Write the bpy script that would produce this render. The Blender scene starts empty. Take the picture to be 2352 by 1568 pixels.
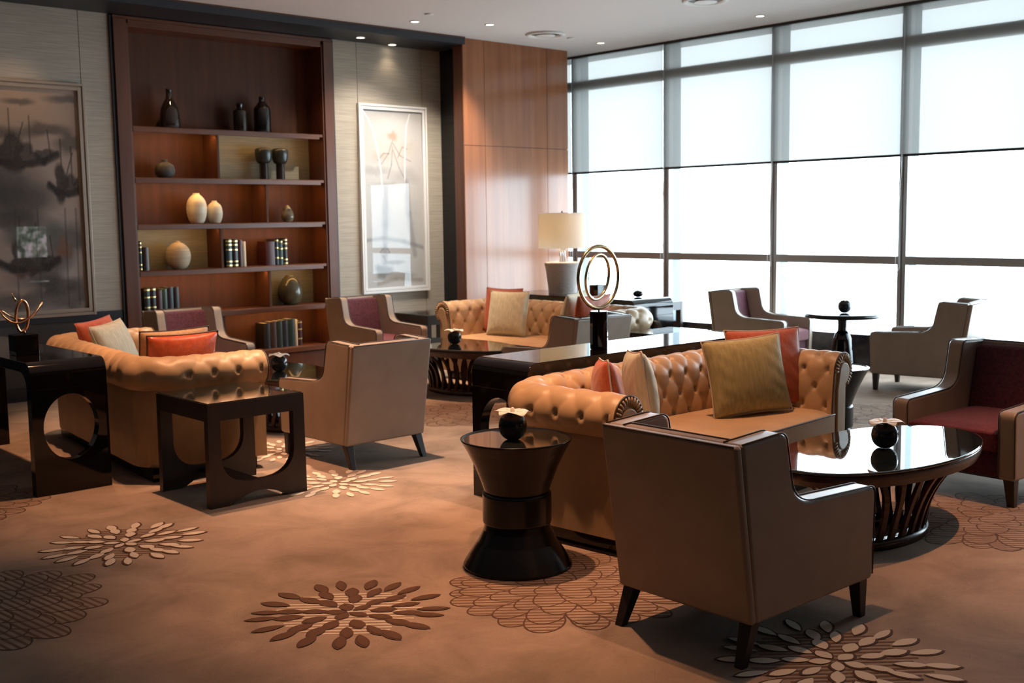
import bpy, bmesh, math, random
import numpy as np
from mathutils import Vector, Matrix
random.seed(7)
S = bpy.context.scene
COL = S.collection
PI = math.pi

# ------------------------------------------------------------------ camera
cam = bpy.data.cameras.new('camera'); cam_o = bpy.data.objects.new('camera', cam); COL.objects.link(cam_o)
cam.sensor_width = 36.0; cam.lens = 36.0 * 2575.64 / 2352.0; cam.clip_start = 0.05; cam.clip_end = 200
yaw, pit, rol = 0.7383076, 0.1087733, -0.0139010
f = Vector((math.sin(yaw) * math.cos(pit), math.cos(yaw) * math.cos(pit), -math.sin(pit)))
r = Vector((math.cos(yaw), -math.sin(yaw), 0)); u = r.cross(f)
r2 = r * math.cos(rol) + u * math.sin(rol); u2 = u * math.cos(rol) - r * math.sin(rol)
M = Matrix((r2, u2, -f)).transposed().to_4x4(); M.translation = Vector((0, 0, 1.6))
cam_o.matrix_world = M
cam.dof.use_dof = True; cam.dof.focus_distance = 4.7; cam.dof.aperture_fstop = 4.5
S.camera = cam_o

# ------------------------------------------------------------------ sky, exposure
W = bpy.data.worlds.new('sky'); S.world = W; W.use_nodes = True
wn = W.node_tree; bg = wn.nodes['Background']
bg.inputs['Strength'].default_value = 14.0
_tc = wn.nodes.new('ShaderNodeTexCoord'); _sx = wn.nodes.new('ShaderNodeSeparateXYZ'); _cr = wn.nodes.new('ShaderNodeValToRGB')
_mr = wn.nodes.new('ShaderNodeMapRange'); _mr.inputs['From Min'].default_value = -1; wn.links.new(_tc.outputs['Generated'], _sx.inputs[0]); wn.links.new(_sx.outputs['Z'], _mr.inputs['Value']); wn.links.new(_mr.outputs[0], _cr.inputs['Fac'])
_e = _cr.color_ramp.elements; _e[0].position = .33; _e[0].color = (.36, .40, .42, 1); _e[1].position = .43; _e[1].color = (.74, .885, 1.0, 1)   # hazy city ground below, overcast sky above
wn.links.new(_cr.outputs[0], bg.inputs['Color'])
S.view_settings.view_transform = 'Standard'; S.view_settings.look = 'None'
S.view_settings.exposure = 0.10; S.view_settings.gamma = 1.0; S.view_settings.use_curve_mapping = False

# daylight portal over the window wall (guides sampling only, gives no light of its own)
pl = bpy.data.lights.new('window_portal', 'AREA'); pl.shape = 'RECTANGLE'; pl.size = 3.4; pl.size_y = 10.4
pl.cycles.is_portal = True
po = bpy.data.objects.new('window_portal', pl); COL.objects.link(po)
po.location = (10.98, 6.0, 1.95); po.rotation_euler = (0, PI / 2, 0)

WARM, SOFT, WASH = (1.0, .50, .265), (1.0, .76, .56), (1.0, .87, .74)
DOWN = [  # recessed ceiling spots and added ones: x, y, power, cone, colour, tilt towards the wall
    (7.313, 9.464, 170, 80, WASH, -28), (8.05, 9.126, 230, 66, WASH, -34), (9.91, 9.263, 60, 58, SOFT, 0), (9.919, 7.024, 60, 58, SOFT, 0),
    (3.22, 6.42, 480, 58, WARM, 0), (3.28, 3.98, 520, 58, WARM, 0), (3.38, 2.48, 150, 58, WARM, 0), (4.45, 6.12, 720, 58, (1, .66, .45), 0), (5.83, 1.85, 430, 56, WARM, 0),
    (4.95, 4.15, 380, 56, WARM, 0), (3.15, 8.10, 380, 58, WARM, 0), (4.70, 9.05, 620, 54, SOFT, 0), (6.60, 7.90, 420, 58, WARM, 0), (6.72, 9.10, 520, 52, SOFT, 0)]  # the SOFT pair here added to lift the armchairs along the bookcase wall

# ------------------------------------------------------------------ materials
def mat(name, col, rough=0.5, metal=0.0, **k):
    m = bpy.data.materials.new(name); m.use_nodes = True
    b = m.node_tree.nodes['Principled BSDF']
    b.inputs['Base Color'].default_value = (*col, 1); b.inputs['Roughness'].default_value = rough; b.inputs['Metallic'].default_value = metal
    for kk, v in k.items(): b.inputs[kk.replace('_', ' ')].default_value = v
    return m
def N(m, t, **k):
    n = m.node_tree.nodes.new(t)
    for kk, v in k.items():
        if kk in n.inputs: n.inputs[kk].default_value = v
        else: setattr(n, kk, v)
    return n
def L(m, a, b): m.node_tree.links.new(a, b)
def P(m): return m.node_tree.nodes['Principled BSDF']
def grain(m, c1, c2, scale=(1, 1, 1), noise=6.0, detail=4, bump=0.0, coord='Object', lo=0.3, hi=0.7, bscale=1.0, dist=0.01):
    tc = N(m, 'ShaderNodeTexCoord'); mp = N(m, 'ShaderNodeMapping'); mp.inputs['Scale'].default_value = scale
    L(m, tc.outputs[coord], mp.inputs['Vector'])
    nz = N(m, 'ShaderNodeTexNoise', Scale=noise, Detail=detail); L(m, mp.outputs[0], nz.inputs['Vector'])
    cr = N(m, 'ShaderNodeValToRGB'); e = cr.color_ramp.elements
    e[0].position = lo; e[0].color = (*c1, 1); e[1].position = hi; e[1].color = (*c2, 1)
    L(m, nz.outputs['Fac'], cr.inputs['Fac']); L(m, cr.outputs[0], P(m).inputs['Base Color'])
    if bump:
        nb = N(m, 'ShaderNodeTexNoise', Scale=noise * bscale, Detail=3); L(m, mp.outputs[0], nb.inputs['Vector'])
        bp = N(m, 'ShaderNodeBump', Strength=bump, Distance=dist); L(m, nb.outputs['Fac'], bp.inputs['Height']); L(m, bp.outputs[0], P(m).inputs['Normal'])
    return m
MT = {}
MT['leather'] = grain(mat('tan_leather', (.5, .3, .16), .43, Specular_IOR_Level=.42), (.40, .262, .142), (.485, .322, .178), noise=5, bump=.12, bscale=60, dist=.002)
MT['chair'] = grain(mat('taupe_upholstery', (.4, .3, .23), .36, Specular_IOR_Level=.5), (.27, .20, .15), (.315, .237, .18), noise=7, bump=.10, bscale=70, dist=.002)
MT['chair_trim'] = grain(mat('taupe_edge_band', (.4, .3, .23), .36, Specular_IOR_Level=.5), (.34, .26, .2), (.4, .31, .24), noise=7, bump=.08, bscale=70, dist=.002)
MT['piping'] = mat('dark_piping', (.045, .03, .024), .5)
MT['purple'] = grain(mat('plum_fabric_shaded', (.12, .03, .05), .75, Sheen_Weight=.18, Sheen_Roughness=.4, Specular_IOR_Level=.2), (.042, .010, .016), (.088, .020, .029), noise=55, detail=2, bump=.3, bscale=4, dist=.003)  # back and rail copy of the chair cloth, darkened for shade
MT['purple'].node_tree.nodes['Principled BSDF'].inputs['Sheen Tint'].default_value = (.75, .6, .8, 1)
MT['seatred'] = grain(mat('wine_red_seat_lit', (.12, .02, .03), .8, Sheen_Weight=.2, Specular_IOR_Level=.2), (.085, .012, .018), (.15, .024, .034), noise=55, detail=2, bump=.3, bscale=4, dist=.003)  # redder, lighter copy of the plum cloth for the lit seat
MT['lacquer'] = mat('black_lacquer', (.005, .0035, .003), .05, Specular_IOR_Level=.42)
MT['drumwood'] = grain(mat('dark_satin_wood', (.02, .012, .009), .22, Specular_IOR_Level=.4), (.003, .0024, .0022), (.006, .0045, .004), scale=(1, 1, .12), noise=20)
MT['ebony'] = grain(mat('espresso_wood', (.03, .017, .012), .38), (.014, .008, .006), (.024, .014, .010), scale=(1, 1, .1), noise=18)
MT['tablewood'] = grain(mat('red_brown_wood', (.08, .03, .018), .25), (.035, .013, .008), (.062, .023, .013), scale=(1, 1, .15), noise=14)
MT['mahogany'] = grain(mat('mahogany', (.14, .045, .02), .34), (.085, .028, .013), (.135, .046, .021), scale=(1, 1, .06), noise=16, detail=6)
MT['mahoganyH'] = grain(mat('mahogany_shelf', (.14, .045, .02), .30), (.105, .034, .015), (.165, .058, .026), scale=(.06, 1, 1), noise=16, detail=6)
MT['backwood'] = grain(mat('dark_mahogany_back', (.08, .03, .015), .6, Specular_IOR_Level=.25), (.070, .025, .012), (.105, .038, .018), scale=(1, 1, .06), noise=16, detail=6)
MT['panel'] = grain(mat('cherry_veneer', (.33, .12, .05), .17), (.27, .098, .042), (.36, .145, .066), scale=(1, 1, .05), noise=13, detail=6)
MT['grass'] = grain(mat('grasscloth', (.36, .31, .25), .85), (.33, .295, .24), (.48, .435, .36), scale=(.35, .35, 16), noise=9, detail=5, bump=.15, bscale=3, dist=.004)
MT['linen'] = grain(mat('olive_linen_back', (.30, .27, .18), .85), (.20, .19, .14), (.29, .275, .205), scale=(.5, .5, 14), noise=9, detail=5)
MT['blacktrim'] = mat('charcoal_paint', (.016, .019, .026), .45)
MT['blackglass'] = mat('black_glass', (.008, .009, .012), .08)
MT['darkwall'] = mat('dark_wainscot', (.05, .05, .052), .5)
MT['walldark'] = mat('dark_wall_covering', (.022, .016, .014), .6)
MT['ceil'] = mat('ceiling_paint', (.72, .70, .70), .85)
MT['white'] = mat('white_paint', (.78, .78, .77), .5)
MT['alu'] = mat('grey_aluminium', (.30, .285, .275), .45, .3)
MT['fin'] = mat('pale_mullion_face', (.13, .165, .18), .5)
MT['stone'] = grain(mat('black_stone', (.02, .02, .024), .15), (.012, .012, .015), (.035, .035, .04), noise=8)
MT['brass'] = mat('antique_brass', (.55, .42, .24), .22, 1.0)
MT['bronze'] = mat('polished_copper', (.62, .36, .2), .2, 1.0)
MT['chrome'] = mat('chrome', (.6, .6, .62), .12, 1.0)
MT['darkmetal'] = mat('dark_metal', (.06, .055, .05), .35, .9)
MT['bulb'] = mat('spot_lens', (1, 1, 1), .5, Emission_Color=(1, .86, .66, 1), Emission_Strength=9.0)
MT['led'] = mat('led_strip', (1, .6, .2), .5, Emission_Color=(1, .55, .2, 1), Emission_Strength=5.0)
MT['olive'] = grain(mat('olive_gold_weave', (.42, .33, .13), .75, Sheen_Weight=.2), (.30, .245, .095), (.41, .345, .15), scale=(1, 1, .25), noise=60, bump=.25, bscale=2, dist=.003)
MT['cream'] = grain(mat('pale_cream_weave', (.60, .56, .40), .75, Sheen_Weight=.2), (.40, .39, .275), (.52, .51, .38), scale=(1, 1, .25), noise=60, bump=.2, bscale=2, dist=.003)
MT['orange'] = grain(mat('burnt_orange_cloth', (.52, .10, .03), .6, Sheen_Weight=.25), (.35, .060, .018), (.45, .090, .027), noise=40, bump=.15, bscale=2, dist=.003)
MT['satin'] = grain(mat('orange_satin', (.56, .10, .03), .33), (.40, .062, .017), (.52, .10, .03), noise=30, bump=.3, bscale=2, dist=.004)
MT['tancloth'] = grain(mat('tan_cloth', (.42, .26, .13), .7), (.36, .22, .11), (.46, .29, .15), noise=50, bump=.2, bscale=2, dist=.003)
MT['lightpiping'] = mat('pale_piping', (.55, .47, .38), .6)
MT['petalwhite'] = mat('orchid_petal', (.80, .74, .66), .6, Subsurface_Weight=.15)
MT['bowl'] = mat('black_ceramic', (.010, .010, .012), .18)
MT['dglaze'] = mat('black_glaze', (.012, .010, .010), .08, Coat_Weight=.5)
MT['bglaze'] = mat('brown_black_glaze', (.022, .014, .010), .10, Coat_Weight=.5)
MT['grey'] = grain(mat('grey_stoneware', (.07, .065, .055), .7), (.05, .048, .042), (.085, .08, .068), noise=20)
MT['creamv'] = grain(mat('cream_ceramic', (.70, .62, .45), .45), (.56, .49, .34), (.76, .69, .53), scale=(1, 1, 3), noise=5)
MT['sandv'] = grain(mat('sandy_ceramic', (.50, .40, .26), .6), (.36, .30, .20), (.58, .47, .32), scale=(.4, .4, 9), noise=7)
MT['mush'] = mat('dark_matte_ceramic', (.022, .026, .024), .32)
MT['mushstem'] = mat('glossy_dark_stem', (.03, .022, .018), .08)
MT['eggv'] = grain(mat('mottled_green_glaze', (.06, .055, .035), .18), (.02, .02, .014), (.14, .12, .07), noise=3)
MT['silver'] = grain(mat('smoky_glaze', (.1, .09, .06), .14), (.03, .028, .02), (.30, .27, .18), scale=(1, 1, 2), noise=5)
for n, c in dict(bk_green=(.012, .028, .022), bk_black=(.012, .012, .013), bk_maroon=(.055, .012, .011), bk_teal=(.035, .075, .065), bk_navy=(.016, .017, .028), bk_cream=(.62, .56, .42), bk_brown=(.04, .018, .012)).items():
    MT[n] = mat(n.replace('bk_', '') + '_book_cloth', c, .4)
MT['gilt'] = mat('gilt', (.72, .55, .22), .3, .85)
MT['pages'] = mat('book_pages', (.62, .55, .42), .8)
MT['lampbase'] = grain(mat('grey_woven_shell', (.36, .31, .28), .75), (.40, .345, .31), (.54, .47, .42), scale=(1, 1, 6), noise=30, bump=.2, dist=.003)
MT['screen'] = mat('lit_screen', (.1, .1, .1), .4)
_m = MT['screen']; _v = N(_m, 'ShaderNodeTexNoise', Scale=6.0, Detail=4); _tc = N(_m, 'ShaderNodeTexCoord'); L(_m, _tc.outputs['Object'], _v.inputs['Vector'])
_hs = N(_m, 'ShaderNodeValToRGB'); _he = _hs.color_ramp.elements; _he[0].position = .40; _he[0].color = (.03, .05, .05, 1); _he[1].position = .62; _he[1].color = (1, .82, .92, 1); _hx = _he.new(.5); _hx.color = (.22, .30, .22, 1)
L(_m, _v.outputs['Fac'], _hs.inputs['Fac']); L(_m, _hs.outputs[0], P(_m).inputs['Emission Color']); P(_m).inputs['Emission Strength'].default_value = 5.0

def thin_glass(name, tint=(1, 1, 1), f0=.07, rough=0.0):
    m = bpy.data.materials.new(name); m.use_nodes = True; nt = m.node_tree; nt.nodes.clear()
    o = nt.nodes.new('ShaderNodeOutputMaterial'); mx = nt.nodes.new('ShaderNodeMixShader')
    t = nt.nodes.new('ShaderNodeBsdfTransparent'); t.inputs[0].default_value = (*tint, 1)
    g = nt.nodes.new('ShaderNodeBsdfGlossy'); g.inputs['Roughness'].default_value = rough
    lw = nt.nodes.new('ShaderNodeLayerWeight'); lw.inputs['Blend'].default_value = .5
    pw = nt.nodes.new('ShaderNodeMath'); pw.operation = 'POWER'; pw.inputs[1].default_value = 5.0; nt.links.new(lw.outputs['Facing'], pw.inputs[0])
    ma = nt.nodes.new('ShaderNodeMath'); ma.operation = 'MULTIPLY_ADD'; ma.inputs[1].default_value = 1 - f0; ma.inputs[2].default_value = f0; nt.links.new(pw.outputs[0], ma.inputs[0])
    nt.links.new(ma.outputs[0], mx.inputs[0]); nt.links.new(t.outputs[0], mx.inputs[1]); nt.links.new(g.outputs[0], mx.inputs[2]); nt.links.new(mx.outputs[0], o.inputs[0])
    return m
MT['glass'] = thin_glass('window_glass', (.93, .97, .97))
MT['picglass'] = thin_glass('picture_glass', (.97, .97, .97), .036)
MT['picglass_dim'] = thin_glass('picture_glass_dim', (.97, .97, .97), .045)
MT['tableglass'] = mat('dark_backed_glass', (.012, .016, .015), .025, Coat_Weight=1.0, Coat_Roughness=.01, IOR=1.7)
MT['glassedge'] = mat('green_glass_edge', (.03, .10, .08), .1)
def cloth_through(name, dcol, tcol, wt, ttint=(1, 1, 1), transp=0.0):
    m = bpy.data.materials.new(name); m.use_nodes = True; nt = m.node_tree; nt.nodes.clear()
    o = nt.nodes.new('ShaderNodeOutputMaterial')
    d = nt.nodes.new('ShaderNodeBsdfDiffuse'); d.inputs[0].default_value = (*dcol, 1)
    t = nt.nodes.new('ShaderNodeBsdfTranslucent'); t.inputs[0].default_value = (*tcol, 1)
    mx = nt.nodes.new('ShaderNodeMixShader'); mx.inputs[0].default_value = wt
    nt.links.new(d.outputs[0], mx.inputs[1]); nt.links.new(t.outputs[0], mx.inputs[2])
    tr = nt.nodes.new('ShaderNodeBsdfTransparent'); tr.inputs[0].default_value = (*ttint, 1); m2 = nt.nodes.new('ShaderNodeMixShader'); m2.inputs[0].default_value = transp
    nt.links.new(mx.outputs[0], m2.inputs[1]); nt.links.new(tr.outputs[0], m2.inputs[2]); nt.links.new(m2.outputs[0], o.inputs[0])
    return m
MT['blind'] = cloth_through('sheer_blind_cloth', (.30, .31, .31), (.14, .138, .13), .40, (1.0, .94, .87), transp=.061)
MT['shade'] = cloth_through('cream_lampshade_cloth', (.86, .83, .78), (.88, .82, .72), .5)

# carpet: mottled loop pile
MT['carpet'] = mat('carpet', (.4, .25, .16), .95)
m = MT['carpet']; tc = N(m, 'ShaderNodeTexCoord')
n1 = N(m, 'ShaderNodeTexNoise', Scale=2.6, Detail=6, Roughness=.62, Distortion=.6); L(m, tc.outputs['Object'], n1.inputs['Vector'])
cr = N(m, 'ShaderNodeValToRGB'); e = cr.color_ramp.elements; e[0].position = .34; e[0].color = (.225, .163, .122, 1); e[1].position = .60; e[1].color = (.335, .245, .185, 1)
L(m, n1.outputs['Fac'], cr.inputs['Fac'])
n2 = N(m, 'ShaderNodeTexNoise', Scale=260, Detail=2); L(m, tc.outputs['Object'], n2.inputs['Vector'])
mx = N(m, 'ShaderNodeMix', data_type='RGBA', blend_type='OVERLAY'); mx.inputs[0].default_value = .35
L(m, cr.outputs[0], mx.inputs[6]); L(m, n2.outputs['Color'], mx.inputs[7]); L(m, mx.outputs[2], P(m).inputs['Base Color'])
bp = N(m, 'ShaderNodeBump', Strength=.35, Distance=.004); L(m, n2.outputs['Fac'], bp.inputs['Height']); L(m, bp.outputs[0], P(m).inputs['Normal'])
P(m).inputs['Specular IOR Level'].default_value = .1
def cpile(name, c):
    m = mat(name, c, .95, Specular_IOR_Level=.1); tc = N(m, 'ShaderNodeTexCoord'); n2 = N(m, 'ShaderNodeTexNoise', Scale=240, Detail=2); L(m, tc.outputs['Object'], n2.inputs['Vector'])
    bp = N(m, 'ShaderNodeBump', Strength=.4, Distance=.004); L(m, n2.outputs['Fac'], bp.inputs['Height']); L(m, bp.outputs[0], P(m).inputs['Normal']); return m
MT['pbrown'] = cpile('brown_pile', (.115, .062, .040)); MT['pcream'] = cpile('cream_pile', (.60, .50, .40)); MT['pline'] = cpile('line_pile', (.155, .088, .058)); MT['pdark'] = cpile('outline_pile', (.095, .052, .036))

# ------------------------------------------------------------------ mesh helpers
class MB:
    def __init__(s): s.v = []; s.f = []; s.mi = []; s.sm = []
    def add(s, vs, fs, mi=0, sm=True):
        o = len(s.v); s.v += [tuple(v) for v in vs]
        for q in fs: s.f.append(tuple(i + o for i in q)); s.mi.append(mi); s.sm.append(sm)
        return s
    def box(s, x0, x1, y0, y1, z0, z1, mi=0):
        v = [(x, y, z) for z in (z0, z1) for y in (y0, y1) for x in (x0, x1)]
        return s.add(v, [(0, 2, 3, 1), (4, 5, 7, 6), (0, 1, 5, 4), (2, 6, 7, 3), (0, 4, 6, 2), (1, 3, 7, 5)], mi, False)
    def hexa(s, b, t, mi=0):     # bottom quad, top quad (both counter clockwise from above)
        return s.add(list(b) + list(t), [(3, 2, 1, 0), (4, 5, 6, 7), (0, 1, 5, 4), (1, 2, 6, 5), (2, 3, 7, 6), (3, 0, 4, 7)], mi, False)
    def prism(s, pts, a, b, axis='y', mi=0):   # outline in the other two axes, extruded from a to b
        def q(p, t): return (p[0], t, p[1]) if axis == 'y' else ((t, p[0], p[1]) if axis == 'x' else (p[0], p[1], t))
        n = len(pts); v = [q(p, a) for p in pts] + [q(p, b) for p in pts]
        fs = [tuple(range(n)), tuple(range(2 * n - 1, n - 1, -1))] + [(i, i + n, (i + 1) % n + n, (i + 1) % n) for i in range(n)]
        return s.add(v, fs, mi, False)
    def lathe(s, prof, n=40, c=(0, 0, 0), mi=0, sx=1, sy=1):
        q = [prof[0]]
        for p0, p1 in zip(prof[:-1], prof[1:]):       # hold the shading flat on long straight runs
            l = math.hypot(p1[0] - p0[0], p1[1] - p0[1])
            if l > .03:
                e = .0025 / l; q += [(p0[0] + (p1[0] - p0[0]) * t, p0[1] + (p1[1] - p0[1]) * t) for t in (e, 1 - e)]
            q.append(p1)
        prof = q
        vs = []; k = len(prof)
        for i in range(n):
            a = 2 * PI * i / n
            for (rr, z) in prof: vs.append((c[0] + rr * sx * math.cos(a), c[1] + rr * sy * math.sin(a), c[2] + z))
        fs = [(i * k + j, ((i + 1) % n) * k + j, ((i + 1) % n) * k + j + 1, i * k + j + 1) for i in range(n) for j in range(k - 1)]
        return s.add(vs, fs, mi, True)
    def tube(s, pts, rad=.004, n=8, closed=False, mi=0, flat=1.0):
        pts = [Vector(p) for p in pts]; m_ = len(pts); vs = []; up = None
        for i, p in enumerate(pts):
            a = pts[(i - 1) % m_] if (closed or i > 0) else p; b = pts[(i + 1) % m_] if (closed or i < m_ - 1) else p
            t = (b - a).normalized()
            if up is None: up = Vector((0, 0, 1)) if abs(t.z) < .9 else Vector((1, 0, 0))
            sd = t.cross(up)
            if sd.length < 1e-4: sd = t.orthogonal()
            sd.normalize(); up = sd.cross(t).normalized()
            rr = rad(i / max(1, m_ - 1)) if callable(rad) else rad
            for k in range(n): vs.append(p + sd * rr * math.cos(2 * PI * k / n) + up * rr * flat * math.sin(2 * PI * k / n))
        fs = []
        for i in range(m_ if closed else m_ - 1):
            j = (i + 1) % m_
            for k in range(n): fs.append((i * n + k, i * n + (k + 1) % n, j * n + (k + 1) % n, j * n + k))
        if not closed: fs += [tuple(range(n - 1, -1, -1)), tuple((m_ - 1) * n + k for k in range(n))]
        return s.add(vs, fs, mi, True)
    def grid(s, fn, nu, nv, cu=False, cv=False, mi=0):
        vs = [fn(i / (nu if cu else nu - 1), j / (nv if cv else nv - 1)) for i in range(nu) for j in range(nv)]
        fs = []
        for i in range(nu if cu else nu - 1):
            for j in range(nv if cv else nv - 1):
                i2, j2 = (i + 1) % nu, (j + 1) % nv
                fs.append((i * nv + j, i2 * nv + j, i2 * nv + j2, i * nv + j2))
        return s.add(vs, fs, mi, True)
    def mesh(s, name, mats):
        me = bpy.data.meshes.new(name); me.from_pydata(s.v, [], s.f)
        for m_ in (mats if isinstance(mats, (list, tuple)) else [mats]): me.materials.append(m_)
        me.polygons.foreach_set('material_index', s.mi); me.polygons.foreach_set('use_smooth', s.sm)
        bm = bmesh.new(); bm.from_mesh(me); bmesh.ops.recalc_face_normals(bm, faces=bm.faces); bm.to_mesh(me); bm.free(); me.update()
        return me
    def obj(s, name, mats, parent=None, bevel=0, seg=3, loc=(0, 0, 0), keep=False):
        if keep:
            me = bpy.data.meshes.new(name); me.from_pydata(s.v, [], s.f)
            for m_ in (mats if isinstance(mats, (list, tuple)) else [mats]): me.materials.append(m_)
            me.polygons.foreach_set('material_index', s.mi); me.polygons.foreach_set('use_smooth', s.sm); me.update()
        else: me = s.mesh(name, mats)
        o = bpy.data.objects.new(name, me); COL.objects.link(o); o.location = loc
        if parent: o.parent = parent
        if bevel:
            me.polygons.foreach_set('use_smooth', [True] * len(me.polygons))
            b = o.modifiers.new('bevel', 'BEVEL'); b.width = bevel; b.segments = seg; b.limit_method = 'ANGLE'; b.angle_limit = math.radians(35); b.harden_normals = True
        return o
def thing(name, label, cat, loc=(0, 0, 0), rz=0, group=None):
    o = bpy.data.objects.new(name, None); COL.objects.link(o); o.empty_display_size = .1
    o.location = loc; o.rotation_euler = (0, 0, rz); o['label'] = label; o['category'] = cat
    if group: o['group'] = group
    return o
def tag(o, label, cat, group=None):
    o['label'] = label; o['category'] = cat
    if group: o['group'] = group
    return o
def struct(o, label=None):
    o['kind'] = 'structure'
    if label: o['label'] = label
    return o
def dup(root, label, loc, rz, group=None):
    c = root.copy(); COL.objects.link(c); c.location = loc; c.rotation_euler = (0, 0, rz); c['label'] = label
    if group: c['group'] = group
    def rec(a, b):
        for ch in list(a.children):
            d = ch.copy(); COL.objects.link(d); d.parent = b; rec(ch, d)
    rec(root, c); return c
def bez(p0, p1, p2, n=8): return [tuple((1 - t) ** 2 * a + 2 * t * (1 - t) * b + t * t * c for a, b, c in zip(p0, p1, p2)) for t in [i / n for i in range(n + 1)]]
def ell(a, b, n=48, z=0, c=(0, 0)): return [(c[0] + a * math.cos(2 * PI * i / n), c[1] + b * math.sin(2 * PI * i / n), z) for i in range(n)]

# ------------------------------------------------------------------ room shell
XW, YW, ZC = 10.60, 10.53, 3.65
X0, Y0 = -8.0, -4.5
fl = MB(); fl.add([(X0, Y0, 0), (11.0, Y0, 0), (11.0, 11.0, 0), (X0, 11.0, 0)], [(0, 1, 2, 3)], 0, False)
ZSTEP = [0]
def petal(cx, cy, ang, r0, r1, w, mi, z=.003, out=None):
    ZSTEP[0] = (ZSTEP[0] + 1) % 60; z += ZSTEP[0] * 2e-5
    n = 9; up = []
    for i in range(n + 1):
        t = i / n; up.append((r0 + (r1 - r0) * t, w / 2 * math.sin(PI * t ** 1.1) ** .72))
    pts = up + [(x, -y) for x, y in reversed(up[1:-1])]
    rot = lambda p, zz: (cx + p[0] * math.cos(ang) - p[1] * math.sin(ang), cy + p[0] * math.sin(ang) + p[1] * math.cos(ang), zz)
    if out is not None:
        c0 = (r0 + r1) / 2; o2 = [(c0 + (p[0] - c0) * (1 + .016 / (r1 - r0)) + .003, p[1] * (1 + .012 / w) - .004) for p in pts]
        fl.add([rot(p, z - .001) for p in o2], [tuple(range(len(o2)))], out, False)
    fl.add([rot(p, z) for p in pts], [tuple(range(len(pts)))], mi, False)
def bloom(cx, cy, R, mi, hatch, out, seed, hr=.62):
    rnd = random.Random(seed)
    for k in range(int(2 * R * hr / .031)):     # fine ribs under the petals
        yy = -R * hr + k * .031; h = math.sqrt(max(0, (R * hr) ** 2 - yy * yy)) * (.85 + .3 * rnd.random()); ca, sa = math.cos(-.72), math.sin(-.72)
        q = [(-h, yy), (h, yy), (h, yy + .013), (-h, yy + .013)]
        fl.add([(cx + a * ca - b * sa, cy + a * sa + b * ca, .001) for a, b in q], [(0, 1, 2, 3)], hatch, False)
    for (n, r0, r1, w, off) in ((5, .04, .25, .080, 0), (9, .25, .51, .084, .3), (14, .47, .77, .082, .1), (19, .72, 1.05, .076, .2)):
        for i in range(n):
            a = 2 * PI * (i + off) / n + rnd.uniform(-.09, .09); s = R / .38
            j = rnd.uniform(-.03, .03)
            petal(cx, cy, a, (r0 + j) * R, (r1 + j) * R, w * s * rnd.uniform(.48, .66), mi, .003, out)
bloom(2.50, 3.77, .385, 1, 2, 4, 1, .72); bloom(2.26, 5.41, .375, 2, 3, 4, 2, .75); bloom(3.74, 5.73, .36, 2, 3, None, 3, .4)
bloom(3.47, 2.10, .40, 2, 3, 4, 4, .75); bloom(4.02, 6.85, .36, 2, 3, None, 5, .5); bloom(7.6, 4.9, .35, 3, 3, None, 8)
def leafy(cx, cy, R, seed, sa=-.72):
    rnd = random.Random(seed); P_ = []
    for (n, rr, L_, w) in ((19, .84, .23, .155), (16, .66, .24, .15), (12, .47, .24, .15), (8, .27, .24, .15), (4, .09, .2, .14)):     # overlapping like scales, inner ones on top
        o = rnd.random()
        for i in range(n):
            a = 2 * PI * (i + o) / n + rnd.uniform(-.08, .08); q = rr + rnd.uniform(-.05, .05); P_.append((cx + q * R * math.cos(a), cy + q * R * math.sin(a), a, L_ * R * rnd.uniform(.9, 1.1), w * R * rnd.uniform(.9, 1.1)))
    for kk, (px, py, a, l, w) in enumerate(P_):
        n = 24; z0 = .0006 + kk * 4e-5
        T = lambda x, y, z: (px + x * math.cos(a) - y * math.sin(a), py + x * math.sin(a) + y * math.cos(a), z)
        E_ = lambda k: [((l - k) * math.cos(2 * PI * i / n), (w - k) * math.sin(2 * PI * i / n)) for i in range(n)]
        fl.add([T(x, y, z0) for x, y in E_(0)], [tuple(range(n))], 4, False)
        fl.add([T(x, y, z0 + 1e-5) for x, y in E_(.0075)], [tuple(range(n))], 0, False)
        l2, w2 = l - .0075, w - .0075
        c, s_ = math.cos(sa - a), math.sin(sa - a); A = (c / l2) ** 2 + (s_ / w2) ** 2
        vmax = math.sqrt((l2 * s_) ** 2 + (w2 * c) ** 2); off = -math.sin(sa) * px + math.cos(sa) * py
        v = math.ceil((-vmax + off) / .033) * .033 - off
        while v < vmax - .014:
            ch_ = []
            for vv in (v, v + .0145):
                B = 2 * (-vv * s_ * c / l2 ** 2 + vv * c * s_ / w2 ** 2); Cc = (vv * s_ / l2) ** 2 + (vv * c / w2) ** 2 - 1; D = B * B - 4 * A * Cc
                ch_.append(((-B - math.sqrt(max(0, D))) / 2 / A, (-B + math.sqrt(max(0, D))) / 2 / A))
            q = [(ch_[0][0], v), (ch_[0][1], v), (ch_[1][1], v + .0145), (ch_[1][0], v + .0145)]
            fl.add([(px + a_ * math.cos(sa) - b_ * math.sin(sa), py + a_ * math.sin(sa) + b_ * math.cos(sa), z0 + 2e-5) for a_, b_ in q], [(0, 1, 2, 3)], 3, False)
            v += .033
for a in ((1.33, 4.92, .56, 11, -1.45), (3.36, 3.36, .50, 12), (5.72, 2.55, .56, 13), (5.80, 7.10, .52, 14), (1.85, 6.85, .48, 15), (8.2, 4.5, .5, 16)): leafy(*a)
floor = struct(fl.obj('floor', [MT['carpet'], MT['pbrown'], MT['pcream'], MT['pline'], MT['pdark']]), 'tan mottled carpet woven with brown and cream blossoms')

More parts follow.
